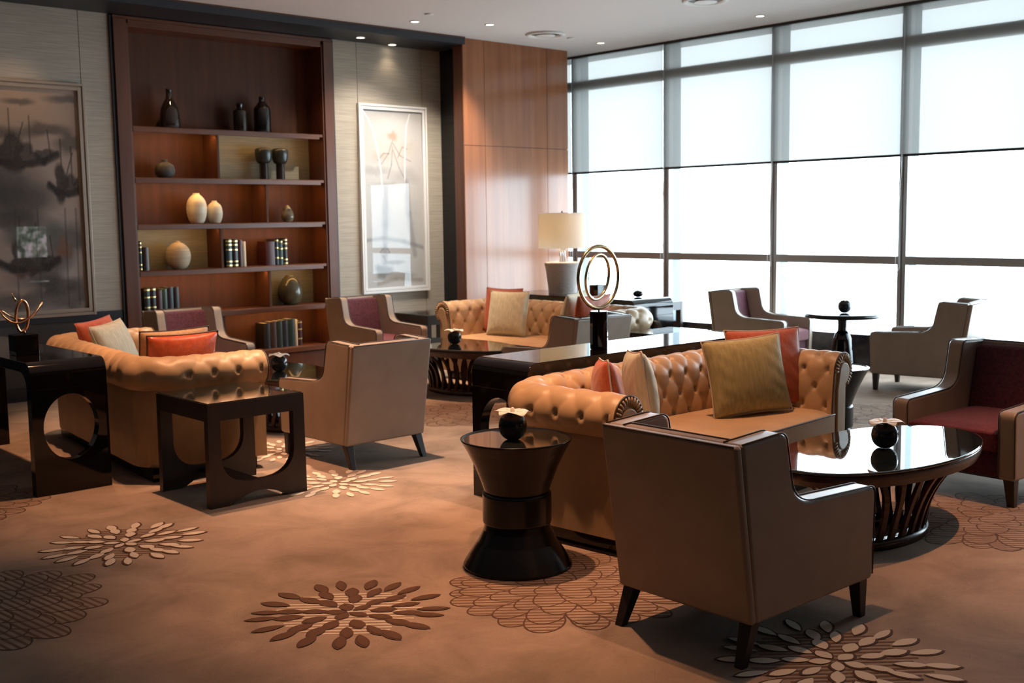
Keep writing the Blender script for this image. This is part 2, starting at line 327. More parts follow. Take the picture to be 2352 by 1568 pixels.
ZS = 3.57   # dark soffit along the bookcase wall
c = MB(); c.box(X0, 11.0, Y0, 9.93, ZC, ZC + .1); c.box(8.36, 11.0, 9.93, 11.0, ZC, ZC + .1); c.box(8.36, 8.60, 10.152, YW, ZS, ZC, 1)
struct(c.obj('ceiling', [MT['ceil'], MT['blacktrim']]), 'plain grey white ceiling')
c = MB(); c.box(X0, 8.36, 9.93, 11.0, ZS, ZS + .18); struct(c.obj('ceiling_soffit', MT['blacktrim']), 'charcoal ceiling band above bookcase wall')
c = MB(); c.box(X0, 8.36, 9.905, 9.93, ZS - .004, ZC - .014); c.box(X0, 8.36, 9.90, 9.93, ZC - .014, ZC - .001, 1); struct(c.obj('trim_1', [MT['blacktrim'], MT['mahogany']]), 'charcoal lip with thin wooden edge along the ceiling band')
# bookcase wall: grasscloth panels with thin dark joints, bookcase bay left open
w = MB()
for x0, x1 in ((X0, 1.2), (1.206, 4.211), (4.217, 4.50), (6.99, 7.305), (7.311, 8.211), (8.217, 8.505)): w.box(x0, x1, YW, YW + .1, .78 if x1 < 4.6 else 0, ZS)
w.box(X0, 4.50, YW + .01, YW + .1, 0, .78, 1); w.box(X0, 8.55, YW + .09, YW + .45, 0, ZS, 2) if False else None
w.box(X0, 4.50, YW + .02, YW + .12, .0, ZS, 2); w.box(6.99, 8.9, YW + .02, YW + .12, 0, ZS, 2)
struct(w.obj('wall_left', [MT['grass'], MT['darkwall'], MT['blacktrim']]), 'grey beige grasscloth wall with thin panel joints')
c = MB(); c.box(X0, 4.49, YW - .012, YW + .012, .70, .78); struct(c.obj('trim_2', MT['blacktrim']), 'dark rail under left picture')
c = MB(); c.box(X0, 4.49, YW - .02, YW + .01, 0, .12); c.box(7.0, 8.4, YW - .02, YW + .01, 0, .12); struct(c.obj('baseboard_left', MT['blacktrim']), 'black baseboard')
c = MB(); c.box(8.49, 8.60, 10.10, YW + .02, 0, ZS + .05); struct(c.obj('trim_3', MT['blackglass'], bevel=.004), 'glossy black strip beside wood panelling')
# cherry pier at the window corner
w = MB(); px0, px1, py = 8.378, 10.06, 9.97
zj = 2.449; xs = [px0, 8.695, 9.702, px1]
for i in range(3):
    for z0, z1 in ((0, zj - .003), (zj + .003, ZC)):
        a = xs[i] + (.003 if i else 0); b = xs[i + 1] - (.003 if i < 2 else 0); w.box(a, b, py, py + .03, z0, z1)
w.box(px0, px1, py + .022, 10.15, 0, ZC, 1); w.box(8.59, px1, 10.14, 11.0, 0, ZC, 1)
struct(w.obj('wall_pier', [MT['panel'], MT['mahogany']]), 'cherry veneer panelling beside the windows')
# end walls behind the camera
w = MB(); w.box(X0 - .1, X0, Y0, 11.0, 0, ZC); struct(w.obj('wall_west', MT['walldark']))
w = MB(); w.box(X0, 11.0, Y0 - .1, Y0, 0, ZC); struct(w.obj('wall_front', MT['walldark']))
w = MB(); w.box(X0, 11.0, 10.98, 11.08, 0, ZC); struct(w.obj('wall_back', MT['blacktrim']))
# window wall: stone sill, mullions, transoms, panes
w = MB(); w.box(XW - .02, 11.0, Y0, 11.0, 0, .345); struct(w.obj('wall_right', MT['stone'], bevel=.006), 'low black stone sill wall under windows')
c = MB(); c.box(XW - .14, XW + .06, Y0, 11.0, ZC - .03, ZC); struct(c.obj('trim_4', MT['darkmetal']), 'dark edge between ceiling and windows')
ms = [10.34]
while ms[-1] > 2.0: ms.append(ms[-1] - 1.535)
edges = [11.0] + ms
w = MB(); w.box(XW - .05, 11.0, Y0, ms[-1] - .041, 0, ZC); struct(w.obj('wall_right_blocker', MT['walldark']), 'unseen dark wall added beyond the last window to block daylight')  # unseen wall added to keep daylight fill down
for i in range(len(edges) - 1):
    ya, yb = edges[i], edges[i + 1]
    nm = 'window_%d' % (i + 1)
    wm = MB(); e0, e1 = yb - .0, ya
    hb = .045
    # left mullion of this bay (shared at yb), inner leaf grey and outer fin pale
    wm.box(XW - .05, XW + .03, yb - hb, yb - .006, .345, ZC); wm.box(XW - .05, XW + .03, yb + .006, yb + hb, .345, ZC); wm.box(XW - .03, XW + .03, yb - .006, yb + .006, .345, ZC)
    wm.box(XW + .03, XW + .19, yb - .035, yb + .035, .345, ZC, 1)
    lo, hi = yb + hb, ya - hb
    for z0, z1 in ((1.086, 1.17), (3.225, 3.345)): wm.box(XW - .05, XW + .03, lo, hi, z0, z1); wm.box(XW + .03, XW + .12, lo, hi, z0 + .02, z1 - .02, 1)
    wo = struct(wm.obj(nm, [MT['alu'], MT['fin']], bevel=.003, seg=2))
    g = MB()
    for z0, z1 in ((.345, 1.086), (1.17, 3.225), (3.345, ZC)): g.add([(XW, lo, z0), (XW, hi, z0), (XW, hi, z1), (XW, lo, z1)], [(0, 1, 2, 3)], 0, False)
    g.obj('pane', MT['glass'], wo)
    if i > 4: g = MB(); g.add([(XW - .09, yb + .012, 2.187), (XW - .09, ya - .012, 2.187), (XW - .09, ya - .012, ZC - .029), (XW - .09, yb + .012, ZC - .029)], [(0, 1, 2, 3)], 0, False); g.obj('blind_cloth', MT['blind'], wo)
# roller blinds, half drawn
BL = ['sheer roller blind at the far corner behind lamp, drawn halfway', 'sheer roller blind nearest the lamp, full width of first whole bay', 'sheer roller blind above plum armchair facing the pedestal table',
      'sheer roller blind above round pedestal table', 'sheer roller blind furthest from the wood panelling in view']
for i in range(5):
    ya, yb = edges[i], edges[i + 1]
    hi = ya - .012 if i else 10.96; lo = yb + .012
    t = thing('roller_blind', BL[i], 'blind', (XW - .09, (lo + hi) / 2, 2.175), 0, 'roller blinds half drawn over the windows')
    b = MB(); hw_ = (hi - lo) / 2; zt = ZC - .029 - 2.175
    b.add([(0, -hw_, .012), (0, hw_, .012), (0, hw_, zt), (0, -hw_, zt)], [(0, 1, 2, 3)], 0, False); b.obj('blind_cloth', MT['blind'], t)
    b = MB(); b.box(-.006, .006, -hw_, hw_, -.012, .014); b.obj('bottom_bar', MT['darkmetal'], t, bevel=.003)
    if i:
        b = MB(); y_ = hw_ + .006; pts = [(-.012, y_, zt)] + [(-.012 - .006 * math.sin(k / 12 * PI), y_ + .012 * math.sin(k / 12 * PI), -.1 - k * .085) for k in range(13)]
        zb = pts[-1][2]; pts += [(-.02, y_ + .012, zb - .03), (-.02, y_ + .026, zb - .045), (-.02, y_ + .04, zb - .02)]
        pts += [(-.014, y_ + .036, zb + .3), (-.012, y_ + .015, zb + .75)]
        b.tube(pts, .0035, 6); b.obj('pull_cord', MT['white'], t)

# ------------------------------------------------------------------ ceiling fittings
DL = {0: 'recessed spot nearest the charcoal band, left of three near wood panelling', 1: 'recessed spot straight before the wood panelling', 2: 'recessed spot close to window edge, near wood panelling', 3: 'recessed spot by the windows, beyond the round vents'}
sp = bpy.data.lights.new('spot', 'SPOT')
for i, (x, y, p, cone, colr, tilt) in enumerate(DOWN):
    ls = bpy.data.lights.new('downlight_lamp', 'SPOT'); ls.energy = p; ls.color = colr; ls.spot_size = math.radians(cone); ls.spot_blend = .85; ls.shadow_soft_size = .028
    if i < 4:
        t = thing('downlight', DL[i], 'ceiling light', (x, y, ZC), 0, 'recessed ceiling spots')
        b = MB(); b.lathe([(.052, -.001), (.055, -.006), (.044, -.008), (.040, -.004), (.040, .0)], 28); b.obj('trim_ring', MT['white'], t)
        b = MB(); b.lathe([(.0005, -.004), (.039, -.0045)], 28); b.obj('lens', MT['bulb'], t)
    else: t = None
    lo_ = bpy.data.objects.new('downlight_lamp', ls); COL.objects.link(lo_); lo_.location = (x, y, ZC - .02) if t is None else (0, 0, -.02); lo_.rotation_euler = (math.radians(-tilt), 0, 0)
    if t: lo_.parent = t
for k, (x, y) in enumerate(((7.167, 10.239), (7.73, 10.43))):
    t = thing('picture_spot', ['recessed spot in charcoal band, further from the white framed picture', 'recessed spot in charcoal band right above white framed picture'][k], 'ceiling light', (x, y, ZS), 0, 'spots in the charcoal band')
    b = MB(); b.lathe([(.050, -.001), (.053, -.005), (.044, -.007), (.042, -.003)], 24); b.obj('trim_ring', MT['white'], t)
    b = MB(); b.lathe([(.0005, -.003), (.042, -.0035)], 24); b.obj('lens', MT['bulb'], t)
    ls = bpy.data.lights.new('picture_lamp', 'SPOT'); ls.energy = 7; ls.color = (1, .78, .58); ls.spot_size = math.radians(120); ls.spot_blend = 1.0; ls.shadow_soft_size = .03
    lo_ = bpy.data.objects.new('picture_lamp', ls); COL.objects.link(lo_); lo_.parent = t; lo_.location = (0, 0, -.02); lo_.rotation_euler = (math.radians(-14), 0, 0)
for x, y, en in ((3.6, 10.0, 12), (5.1, 10.1, 16), (6.4, 10.1, 16)):  # bare spots with no fittings, added to warm the bookcase wall
    ls = bpy.data.lights.new('added_soffit_lamp', 'SPOT'); ls.energy = en; ls.color = (1, .64, .38); ls.spot_size = math.radians(80); ls.spot_blend = .7; ls.shadow_soft_size = .03
    lo_ = bpy.data.objects.new('added_soffit_lamp', ls); COL.objects.link(lo_); lo_.location = (x, y, ZS - .02); lo_.rotation_euler = (math.radians(12), 0, 0)
VL = ['round ceiling air vent nearest the wood panelling', 'round ceiling air vent further from wood panelling, cut by the picture top']
for k, (x, y) in enumerate(((8.953, 9.21), (8.79, 6.85))):
    t = thing('air_vent', VL[k], 'vent', (x, y, ZC), 0, 'round ceiling vents')
    b = MB(); b.lathe([(.215, 0), (.222, -.010), (.20, -.026), (.175, -.012), (.165, -.002)], 48); b.obj('outer_ring', MT['white'], t)
    b = MB(); b.lathe([(.168, -.002), (.0005, -.002)], 40); b.obj('throat_shade', MT['darkmetal'], t)  # flat dark disc stands in for the shade inside the vent
    b = MB(); b.lathe([(.105, -.014), (.11, -.024), (.06, -.034), (.0005, -.036)], 48); b.obj('inner_disc', MT['white'], t)
for k, (x, y) in enumerate(((7.167, 9.044), (9.375, 9.231))):
    b = MB(); b.lathe([(.045, 0), (.047, -.006), (.03, -.012), (.0005, -.014)], 24)
    tag(b.obj('sprinkler_cover', MT['white'], loc=(x, y, ZC)), ['small round ceiling cap beside the two left spots', 'small round ceiling cap between vent and window spot'][k], 'sprinkler', 'small ceiling caps')

# ------------------------------------------------------------------ bookcase
bc = thing('bookcase', 'tall built-in mahogany bookcase with open shelves against grasscloth wall', 'bookcase', (0, 10.52, 0))
BX0, BX1, BD = 4.68, 6.832, .30
def part(name, m, *boxes, parent=bc, bevel=.004, **k):
    b = MB()
    for q in boxes: b.box(*q)
    return b.obj(name, m, parent, bevel=bevel, seg=2, **k)
part('side_frame', MT['mahogany'], (4.53, 4.66, -.03, BD + .02, 0, 3.535), (4.66, 4.68, -.012, BD + .02, 0, 3.50))
part('side_frame', MT['mahogany'], (6.852, 6.965, -.03, BD + .02, 0, 3.535), (6.832, 6.852, -.012, BD + .02, 0, 3.50))
part('shadow_gap', MT['blacktrim'], (4.50, 4.53, -.01, .1, 0, 3.56)); part('shadow_gap', MT['blacktrim'], (6.965, 6.99, -.01, .1, 0, 3.56))
part('top_panel', MT['mahoganyH'], (BX0, BX1, -.01, BD, 3.47, 3.535), (4.53, 6.965, -.02, BD, 3.535, 3.565))
part('back_panel', MT['backwood'], (BX0, BX1, BD, BD + .02, 0, 3.5), bevel=0)
SH = [2.54, 2.05, 1.598, 1.143, .705, .255]
for z in SH:
    part('shelf', MT['mahoganyH'], (BX0 + .002, BX1 - .002, 0, BD, z - .03, z), (BX0 + .002, BX1 - .052, -.014, .012, z - .055, z - .006), (BX0 + .002, BX1 - .056, -.006, .012, z - .006, z))
part('base', MT['mahogany'], (BX0, BX1, 0, BD, 0, .19))
for x, z0, z1 in ((5.575, 2.05, 2.51), (6.117, 1.598, 2.02), (5.575, 1.143, 1.568), (6.117, .705, 1.113), (5.571, .255, .675)):
    part('divider', MT['backwood'], (x - .014, x + .014, .0, BD, z0, z1))
for x0, x1, z0, z1 in ((5.589, BX1, 2.05, 2.51), (BX0, 5.561, 1.143, 1.568), (6.131, BX1, .705, 1.113)):
    part('linen_back', MT['linen'], (x0, x1, BD - .006, BD - .001, z0, z1), bevel=0)
for x0, x1, z in ((4.70, 5.55, 2.50), (5.6, 6.74, 2.50), (4.7, 6.05, 2.01), (6.14, 6.74, 2.01), (4.7, 5.55, 1.555), (5.6, 6.74, 1.555), (4.7, 6.09, 1.105), (6.14, 6.74, 1.105), (5.6, 6.74, .665)):
    part('shelf_light', MT['led'], (x0, x1, .020, .026, z - .012, z - .008), bevel=0)
    la = bpy.data.lights.new('shelf_lamp', 'AREA'); la.shape = 'RECTANGLE'; la.size = x1 - x0; la.size_y = .02; la.energy = (1.1 if (x0, z) in ((5.6, 2.50), (4.7, 1.555), (6.14, 1.105)) else 2.2) * (x1 - x0); la.color = (1, .52, .18)
    lo_ = bpy.data.objects.new('shelf_lamp', la); COL.objects.link(lo_); lo_.parent = bc; lo_.location = ((x0 + x1) / 2, .04, z - .015); lo_.rotation_euler = (math.radians(28), 0, 0)

YV = 10.66
def vase(name, label, cat, x, z, prof, m, parts=(), y=YV, n=40, rz=0):
    z += .001
    b = MB(); b.lathe(prof, n)
    if not parts: return tag(b.obj(name, m, loc=(x, y, z)), label, cat)
    t = thing(name, label, cat, (x, y, z)); b.obj(parts[0], m, t)
    for pn, pm, pp in parts[1:]: q = MB(); q.lathe(pp, n); q.obj(pn, pm, t)
    return t
def smooth_prof(pts, n=6):
    out = []
    for i in range(len(pts) - 1):
        p0 = pts[max(i - 1, 0)]; p1 = pts[i]; p2 = pts[i + 1]; p3 = pts[min(i + 2, len(pts) - 1)]
        for k in range(n):
            t = k / n; out.append(tuple(.5 * (2 * b + (c_ - a) * t + (2 * a - 5 * b + 4 * c_ - d) * t * t + (3 * b - a - 3 * c_ + d) * t ** 3) for a, b, c_, d in zip(p0, p1, p2, p3)))
    out.append(pts[-1]); lo = min(q[1] for q in pts); return [(max(.0005, a), max(lo, b)) for a, b in out]
SP = smooth_prof
vase('bottle_vase', 'tall black bottle vase with slim neck, alone on the top shelf', 'vase', 5.139, 2.54, SP([(.0005, 0), (.095, .002), (.10, .02), (.098, .10), (.085, .19), (.055, .26), (.033, .30), (.028, .345), (.031, .385), (.022, .385), (.02, .34)]), MT['bglaze'])
vase('bottle_vase', 'shorter of the two paired glazed bottle vases on the top shelf', 'vase', 5.915, 2.54, SP([(.0005, 0), (.066, .002), (.07, .015), (.07, .19), (.062, .222), (.034, .235), (.030, .25), (.034, .288), (.024, .29), (.022, .25)]), MT['bglaze'])
vase('bottle_vase', 'taller of the two paired glazed bottle vases on the top shelf', 'vase', 6.178, 2.54, SP([(.0005, 0), (.082, .002), (.088, .02), (.088, .23), (.075, .27), (.040, .315), (.031, .335), (.032, .372), (.024, .374), (.022, .33)]), MT['dglaze'])
vase('round_vase', 'small round dark grey vase with short neck on second shelf', 'vase', 5.059, 2.05, SP([(.0005, 0), (.05, .002), (.085, .03), (.099, .075), (.085, .125), (.05, .15), (.03, .158), (.03, .182), (.018, .182), (.016, .15)]), MT['grey'])
for k, x in enumerate((6.173, 6.372)):
    vase('pedestal_vase', ['left of two dark mushroom shaped vases before linen back', 'right of two dark mushroom shaped vases before linen back'][k], 'vase', x, 2.05,
         SP([(.042, .165), (.07, .185), (.084, .23), (.09, .285), (.082, .322), (.05, .333), (.03, .332), (.028, .30)]), MT['mush'], ('bowl', ('stem', MT['mushstem'], [(.0005, 0), (.048, 0), (.046, .01), (.046, .17), (.0005, .17)])))
vase('cream_vase', 'larger of the two cream ovoid vases on third shelf', 'vase', 5.383, 1.598, SP([(.0005, 0), (.06, .002), (.092, .07), (.102, .15), (.09, .225), (.055, .275), (.036, .29), (.034, .303), (.022, .303), (.02, .28)]), MT['creamv'])
vase('cream_vase', 'smaller of the two cream ovoid vases on third shelf', 'vase', 5.582, 1.598, SP([(.0005, 0), (.05, .002), (.075, .06), (.080, .11), (.068, .175), (.035, .21), (.026, .216), (.025, .228), (.016, .228), (.015, .21)]), MT['creamv'])
vase('egg_vase', 'small smoky egg shaped vase right of the third shelf divider', 'vase', 6.443, 1.598, SP([(.0005, 0), (.04, .002), (.065, .04), (.066, .08), (.045, .14), (.018, .175), (.014, .182), (.01, .18)]), MT['silver'])
vase('sphere_vase', 'round sandy vase with tiny neck on the fourth shelf', 'vase', 5.159, 1.143, SP([(.0005, 0), (.06, .002), (.105, .05), (.124, .125), (.108, .20), (.065, .25), (.028, .268), (.02, .28), (.012, .282), (.01, .27)]), MT['sandv'])
vase('egg_vase', 'large dark green egg shaped vase on fifth shelf', 'vase', 6.44, .705, SP([(.0005, 0), (.07, .002), (.118, .06), (.134, .12), (.122, .195), (.085, .27), (.05, .308), (.044, .318), (.03, .318), (.028, .30)]), MT['eggv'])
def book(x, z, w_, h, cover, label, gilt=0, depth=.17, cap=False):
    t = thing('book', label, 'book', (x, 10.60, z + .001), 0, 'books in the bookcase')
    b = MB(); hw = w_ / 2; n = 6
    sp_ = [(-hw + w_ * i / n, -.004 - .008 * math.sin(PI * i / n)) for i in range(n + 1)]
    b.prism(sp_ + [(hw, .004), (-hw, .004)], 0, h, 'z'); b.box(-hw, -hw + .003, .004, depth, 0, h); b.box(hw - .003, hw, .004, depth, 0, h); b.obj('cover', MT[cover], t)
    b = MB(); b.box(-hw + .003, hw - .003, .004, depth - .005, .003, h - .004); b.obj('page_block', MT['pages'], t)
    if gilt:
        for q in ((.93, .06, .20, .62, .80) if gilt > 1 else (.94, .66, .28)):
            b = MB(); b.prism([(a * 1.01, y_ - .0012) for a, y_ in sp_] + [(hw * .9, 0), (-hw * .9, 0)], h * q - .007, h * q + .007, 'z'); b.obj('gilt_band', MT['gilt'], t)
B4, B5, B6 = 1.143, .705, .255
for a in ((4.735, B4, .030, .29, 'bk_green', 'green book with dense gilt bands at far left of the fourth shelf', 2), (4.79, B4, .058, .228, 'bk_brown', 'short dark brown book left of the round sandy vase', 0),
          (5.690, B4, .066, .288, 'bk_green', 'dark green gilt-banded book touching the fourth shelf divider', 2), (5.762, B4, .058, .286, 'bk_black', 'black gilt-banded book, second from fourth shelf divider', 2),
          (5.823, B4, .050, .277, 'bk_maroon', 'dark maroon book beside the cream book on the fourth shelf', 0), (5.868, B4, .036, .26, 'bk_cream', 'cream book at right end of middle group on fourth shelf', 0),
          (6.178, B4, .105, .252, 'bk_maroon', 'thick maroon book starting the right group on fourth shelf', 0), (6.256, B4, .044, .278, 'bk_navy', 'dark navy book next to thick maroon one', 1), (6.306, B4, .046, .262, 'bk_teal', 'grey green book in right group on fourth shelf', 1),
          (6.360, B4, .052, .284, 'bk_black', 'black book with gilt bands at right end of the fourth shelf', 2),
          (4.781, B5, .058, .262, 'bk_green', 'green gilt-banded book, leftmost on the fifth shelf', 1), (4.843, B5, .056, .265, 'bk_black', 'black gilt-banded book, second from left on fifth shelf', 1), (4.907, B5, .062, .236, 'bk_maroon', 'shorter maroon book on fifth shelf', 0),
          (4.966, B5, .05, .25, 'bk_teal', 'teal book in the fifth shelf row', 0), (5.025, B5, .06, .262, 'bk_navy', 'navy book just right of the teal one', 0), (5.088, B5, .056, .262, 'bk_black', 'plain black book at right end of fifth shelf row', 0),
          (6.100, B6, .076, .272, 'bk_black', 'wide black book, leftmost on the lowest shelf', 0), (6.179, B6, .074, .283, 'bk_brown', 'dark brown book, second on the lowest shelf', 0), (6.254, B6, .068, .286, 'bk_green', 'dark green book, third on the lowest shelf', 0),
          (6.324, B6, .066, .29, 'bk_navy', 'dark navy book, fourth on the lowest shelf', 0), (6.402, B6, .084, .298, 'bk_green', 'tall dark green book beside the cream book on lowest shelf', 0), (6.462, B6, .028, .29, 'bk_cream', 'thin cream book on the lowest shelf', 0), (6.508, B6, .052, .27, 'bk_maroon', 'maroon book with pale edge, rightmost on lowest shelf', 1)):
    book(*a)

# ------------------------------------------------------------------ pictures
class Paint:
    def __init__(s, w, h, nx, base): s.nx = nx; s.ny = int(nx * h / w); s.w = w; s.h = h; s.c = np.ones((s.ny, s.nx, 3)) * np.array(base); s.U, s.V = np.meshgrid(np.linspace(0, 1, s.nx), np.linspace(0, 1, s.ny)); s.asp = h / w
    def blend(s, a, col): s.c = s.c * (1 - a[..., None]) + np.array(col) * a[..., None]
    def blob(s, cx, cy, rx, ry, col, al=.6, soft=1.0, rot=0, seed=0):
        x = s.U - cx; y = (s.V - cy) * s.asp; cr_, sr = math.cos(rot), math.sin(rot); x, y = x * cr_ + y * sr, -x * sr + y * cr_
        rg = np.random.RandomState(seed + int(cx * 1000)); wob = 1 + .18 * np.sin(3 * np.arctan2(y, x) + rg.rand() * 6) + .1 * np.sin(5 * np.arctan2(y, x) + rg.rand() * 6)
        d = np.sqrt((x / rx) ** 2 + (y / ry / 1) ** 2) / wob; s.blend(al * np.clip((1.15 - d) / (.5 * soft), 0, 1), col)
    def stroke(s, pts, wd, col, al=.8):
        for (a, b) in zip(pts[:-1], pts[1:]):
            ax, ay, bx, by = a[0], a[1] * s.asp, b[0], b[1] * s.asp; dx, dy = bx - ax, by - ay; l2 = dx * dx + dy * dy + 1e-9
            t = np.clip(((s.U - ax) * dx + (s.V * s.asp - ay) * dy) / l2, 0, 1); d = np.hypot(s.U - ax - t * dx, s.V * s.asp - ay - t * dy)
            s.blend(al * np.clip(1.4 - d / wd, 0, 1) * (d < wd * 1.4), col)
    def obj(s, name, parent, y):
        m_ = bpy.data.materials.new(name); m_.use_nodes = True; vc = N(m_, 'ShaderNodeVertexColor'); vc.layer_name = 'ink'; L(m_, vc.outputs[0], P(m_).inputs['Base Color']); P(m_).inputs['Roughness'].default_value = .8
        nx, ny = s.nx, s.ny; me = bpy.data.meshes.new(name)
        vs = np.stack([(s.U - .5) * s.w, np.full_like(s.U, y), (s.V - .5) * s.h], -1).reshape(-1, 3)
        i = np.arange((ny - 1) * nx).reshape(ny - 1, nx)[:, :-1].ravel()
        me.from_pydata(vs.tolist(), [], np.stack([i, i + 1, i + nx + 1, i + nx], -1).tolist()); me.materials.append(m_)
        a = me.color_attributes.new('ink', 'FLOAT_COLOR', 'POINT'); a.data.foreach_set('color', np.concatenate([s.c.reshape(-1, 3), np.ones((nx * ny, 1))], 1).ravel().astype(np.float32)); me.update()
        o = bpy.data.objects.new(name, me); COL.objects.link(o); o.parent = parent; return o
def picture(label, x0, x1, z0, z1, fw, fm, paint, step=.02):
    cx, cz = (x0 + x1) / 2, (z0 + z1) / 2; W_, H_ = x1 - x0, z1 - z0
    t = thing('framed_picture', label, 'picture', (cx, 10.525, cz))
    b = MB()
    for k, (o0, o1, d) in enumerate(((0, .38, -.045), (.38, .52, -.030), (.52, 1.0, -.038))):
        a0, a1 = fw * o0, fw * o1
        b.box(-W_ / 2 + a0, -W_ / 2 + a1, d, 0, -H_ / 2 + a0, H_ / 2 - a0); b.box(W_ / 2 - a1, W_ / 2 - a0, d, 0, -H_ / 2 + a0, H_ / 2 - a0)
        b.box(-W_ / 2 + a1, W_ / 2 - a1, d, 0, H_ / 2 - a1, H_ / 2 - a0); b.box(-W_ / 2 + a1, W_ / 2 - a1, d, 0, -H_ / 2 + a0, -H_ / 2 + a1)
    b.obj('frame', fm, t, bevel=.003, seg=2)
    paint.obj('artwork', t, -.012)
    b = MB(); q = (W_ / 2 - fw, H_ / 2 - fw); b.add([(-q[0], -.022, -q[1]), (q[0], -.022, -q[1]), (q[0], -.022, q[1]), (-q[0], -.022, q[1])], [(0, 1, 2, 3)], 0, False); b.obj('glass_pane', MT['picglass' if W_ < 1.5 else 'picglass_dim'], t)
    return t
p = Paint(.83, 2.0, 110, (.50, .495, .48))
p.blob(.5, .93, .5, .12, (.56, .545, .53), .7, 1.6); p.blob(.5, .78, .5, .25, (.50, .43, .37), .55, 1.8); p.blob(.50, .86, .10, .07, (.48, .20, .09), .6, 1.4); p.blob(.25, .74, .16, .08, (.46, .33, .25), .45, 1.5); p.blob(.75, .80, .12, .1, (.44, .38, .31), .4, 1.5)
p.blob(.2, .66, .30, .07, (.30, .28, .265), .5, 1.4); p.blob(.72, .64, .26, .12, (.33, .31, .30), .5, 1.4); p.blob(.45, .58, .3, .05, (.27, .26, .25), .4, 1.5); p.blob(.35, .4, .12, .3, (.40, .40, .41), .45, 1.6); p.blob(.8, .42, .12, .3, (.42, .42, .43), .45, 1.6)
for q in ([(.50, .84), (.42, .76), (.30, .70)], [(.50, .82), (.62, .75), (.80, .72)], [(.49, .80), (.47, .70), (.40, .62)], [(.5, .78), (.60, .68), (.72, .60)], [(.44, .76), (.34, .76), (.24, .72)], [(.58, .74), (.66, .80), (.74, .79)]): p.stroke(q, .008, (.17, .14, .11), .6)
p.stroke([(.02, .99), (.10, .95), (.17, .89), (.24, .78), (.29, .66), (.31, .52)], .010, (.80, .79, .78), .95); p.stroke([(.80, .99), (.74, .92), (.71, .80), (.695, .68), (.69, .55)], .010, (.80, .79, .78), .95)
p.stroke([(.36, .56), (.34, .36), (.31, .14)], .05, (.22, .22, .23), .6); p.stroke([(.72, .60), (.75, .42), (.84, .18)], .045, (.25, .25, .26), .6); p.stroke([(.02, .27), (.3, .28), (.65, .26), (.99, .22)], .030, (.20, .20, .205), .6)
p.blob(.28, .09, .15, .10, (.13, .13, .135), .75, 1.0); p.blob(.62, .06, .34, .06, (.24, .22, .19), .6, 1.3); p.blob(.5, .14, .2, .03, (.17, .17, .17), .6); p.stroke([(.2, .02), (.5, .045), (.95, .03)], .03, (.3, .25, .19), .6)
p.stroke([(.28, .17), (.40, .20), (.33, .24), (.24, .20), (.34, .15)], .008, (.12, .12, .12), .7)
p.c += (np.random.RandomState(3).rand(*p.c.shape[:2], 1) - .5) * .03
picture('tall ink painting in white frame between bookcase and wood panelling', 7.287, 8.243, .775, 2.905, .062, MT['white'], p)
p = Paint(2.32, 2.05, 300, (.36, .27, .215))
rg = random.Random(5)
X_ = lambda x: (x - 1.78) / 2.32           # x across the wall in metres -> painting
Z_ = lambda z: (z - .80) / 2.05
p.blob(X_(3.6), Z_(2.65), .2, .14, (.50, .32, .18), .55, 1.8); p.blob(X_(3.9), Z_(2.1), .14, .18, (.46, .36, .29), .5, 1.8); p.blob(X_(3.2), Z_(1.9), .3, .2, (.40, .30, .24), .5, 1.8); p.blob(X_(3.9), Z_(1.2), .16, .3, (.44, .38, .36), .5, 1.8)
for z_, x_, rx, ry in ((2.47, 3.80, .10, .03), (2.42, 3.30, .22, .035), (2.35, 4.05, .08, .05), (2.70, 3.62, .07, .016), (2.75, 4.05, .10, .02), (1.98, 3.35, .20, .14), (1.80, 3.55, .15, .12), (1.66, 3.35, .20, .05), (1.45, 3.95, .11, .10), (1.5, 3.6, .08, .06), (1.16, 3.72, .13, .10), (1.05, 3.85, .11, .05), (.92, 3.95, .12, .07), (.9, 3.5, .14, .05), (2.1, 2.9, .3, .2), (1.3, 2.7, .3, .2)):
    p.blob(X_(x_), Z_(z_), rx, ry * .9, (.055, .048, .042), .72, 1.3, 0, int(rx * 999))
p.blob(X_(3.93), Z_(1.38), .035, .05, (.24, .09, .04), .6, 1.2); p.blob(X_(3.75), Z_(1.50), .12, .06, (.10, .13, .115), .45, 1.5)
def boat(x, z, l, c_=(.022, .015, .012)):
    for k, o in enumerate((0, .022, .04)): p.stroke([(X_(x - l), Z_(z + .045 + o)), (X_(x - .6 * l), Z_(z - .005 + o * .7)), (X_(x), Z_(z - .025 + o * .6)), (X_(x + .6 * l), Z_(z + o * .8)), (X_(x + l), Z_(z + .065 + o))], .012 - .002 * k, c_, .75)
    p.blob(X_(x - .3 * l), Z_(z + .085), .15 * l, .075, (.035, .022, .017), .9, .6); p.blob(X_(x + .12 * l), Z_(z + .06), .16 * l, .045, (.05, .034, .026), .85, .6); p.blob(X_(x + .6 * l), Z_(z + .075), .13 * l, .022, (.03, .02, .016), .8, .7, .3)
    for dx, hh, tilt in ((-.3, .48, 0), (-.2, .36, .09), (.25, .42, .0), (.8, .30, -.02)): p.stroke([(X_(x + dx * l), Z_(z + .08)), (X_(x + dx * l + tilt), Z_(z + hh))], .003, (.05, .032, .022), .8)
boat(3.60, 2.16, .32); boat(4.00, 1.90, .17); boat(3.62, 1.20, .26); boat(2.9, 2.3, .25); boat(2.6, 1.4, .3)
for x_ in (3.7, 3.95, 4.05, 3.5): p.stroke([(X_(x_), Z_(.85)), (X_(x_ + .01), Z_(1.75))], .0035, (.06, .045, .035), .6)
p.c += (np.random.RandomState(4).rand(*p.c.shape[:2], 1) - .5) * .02
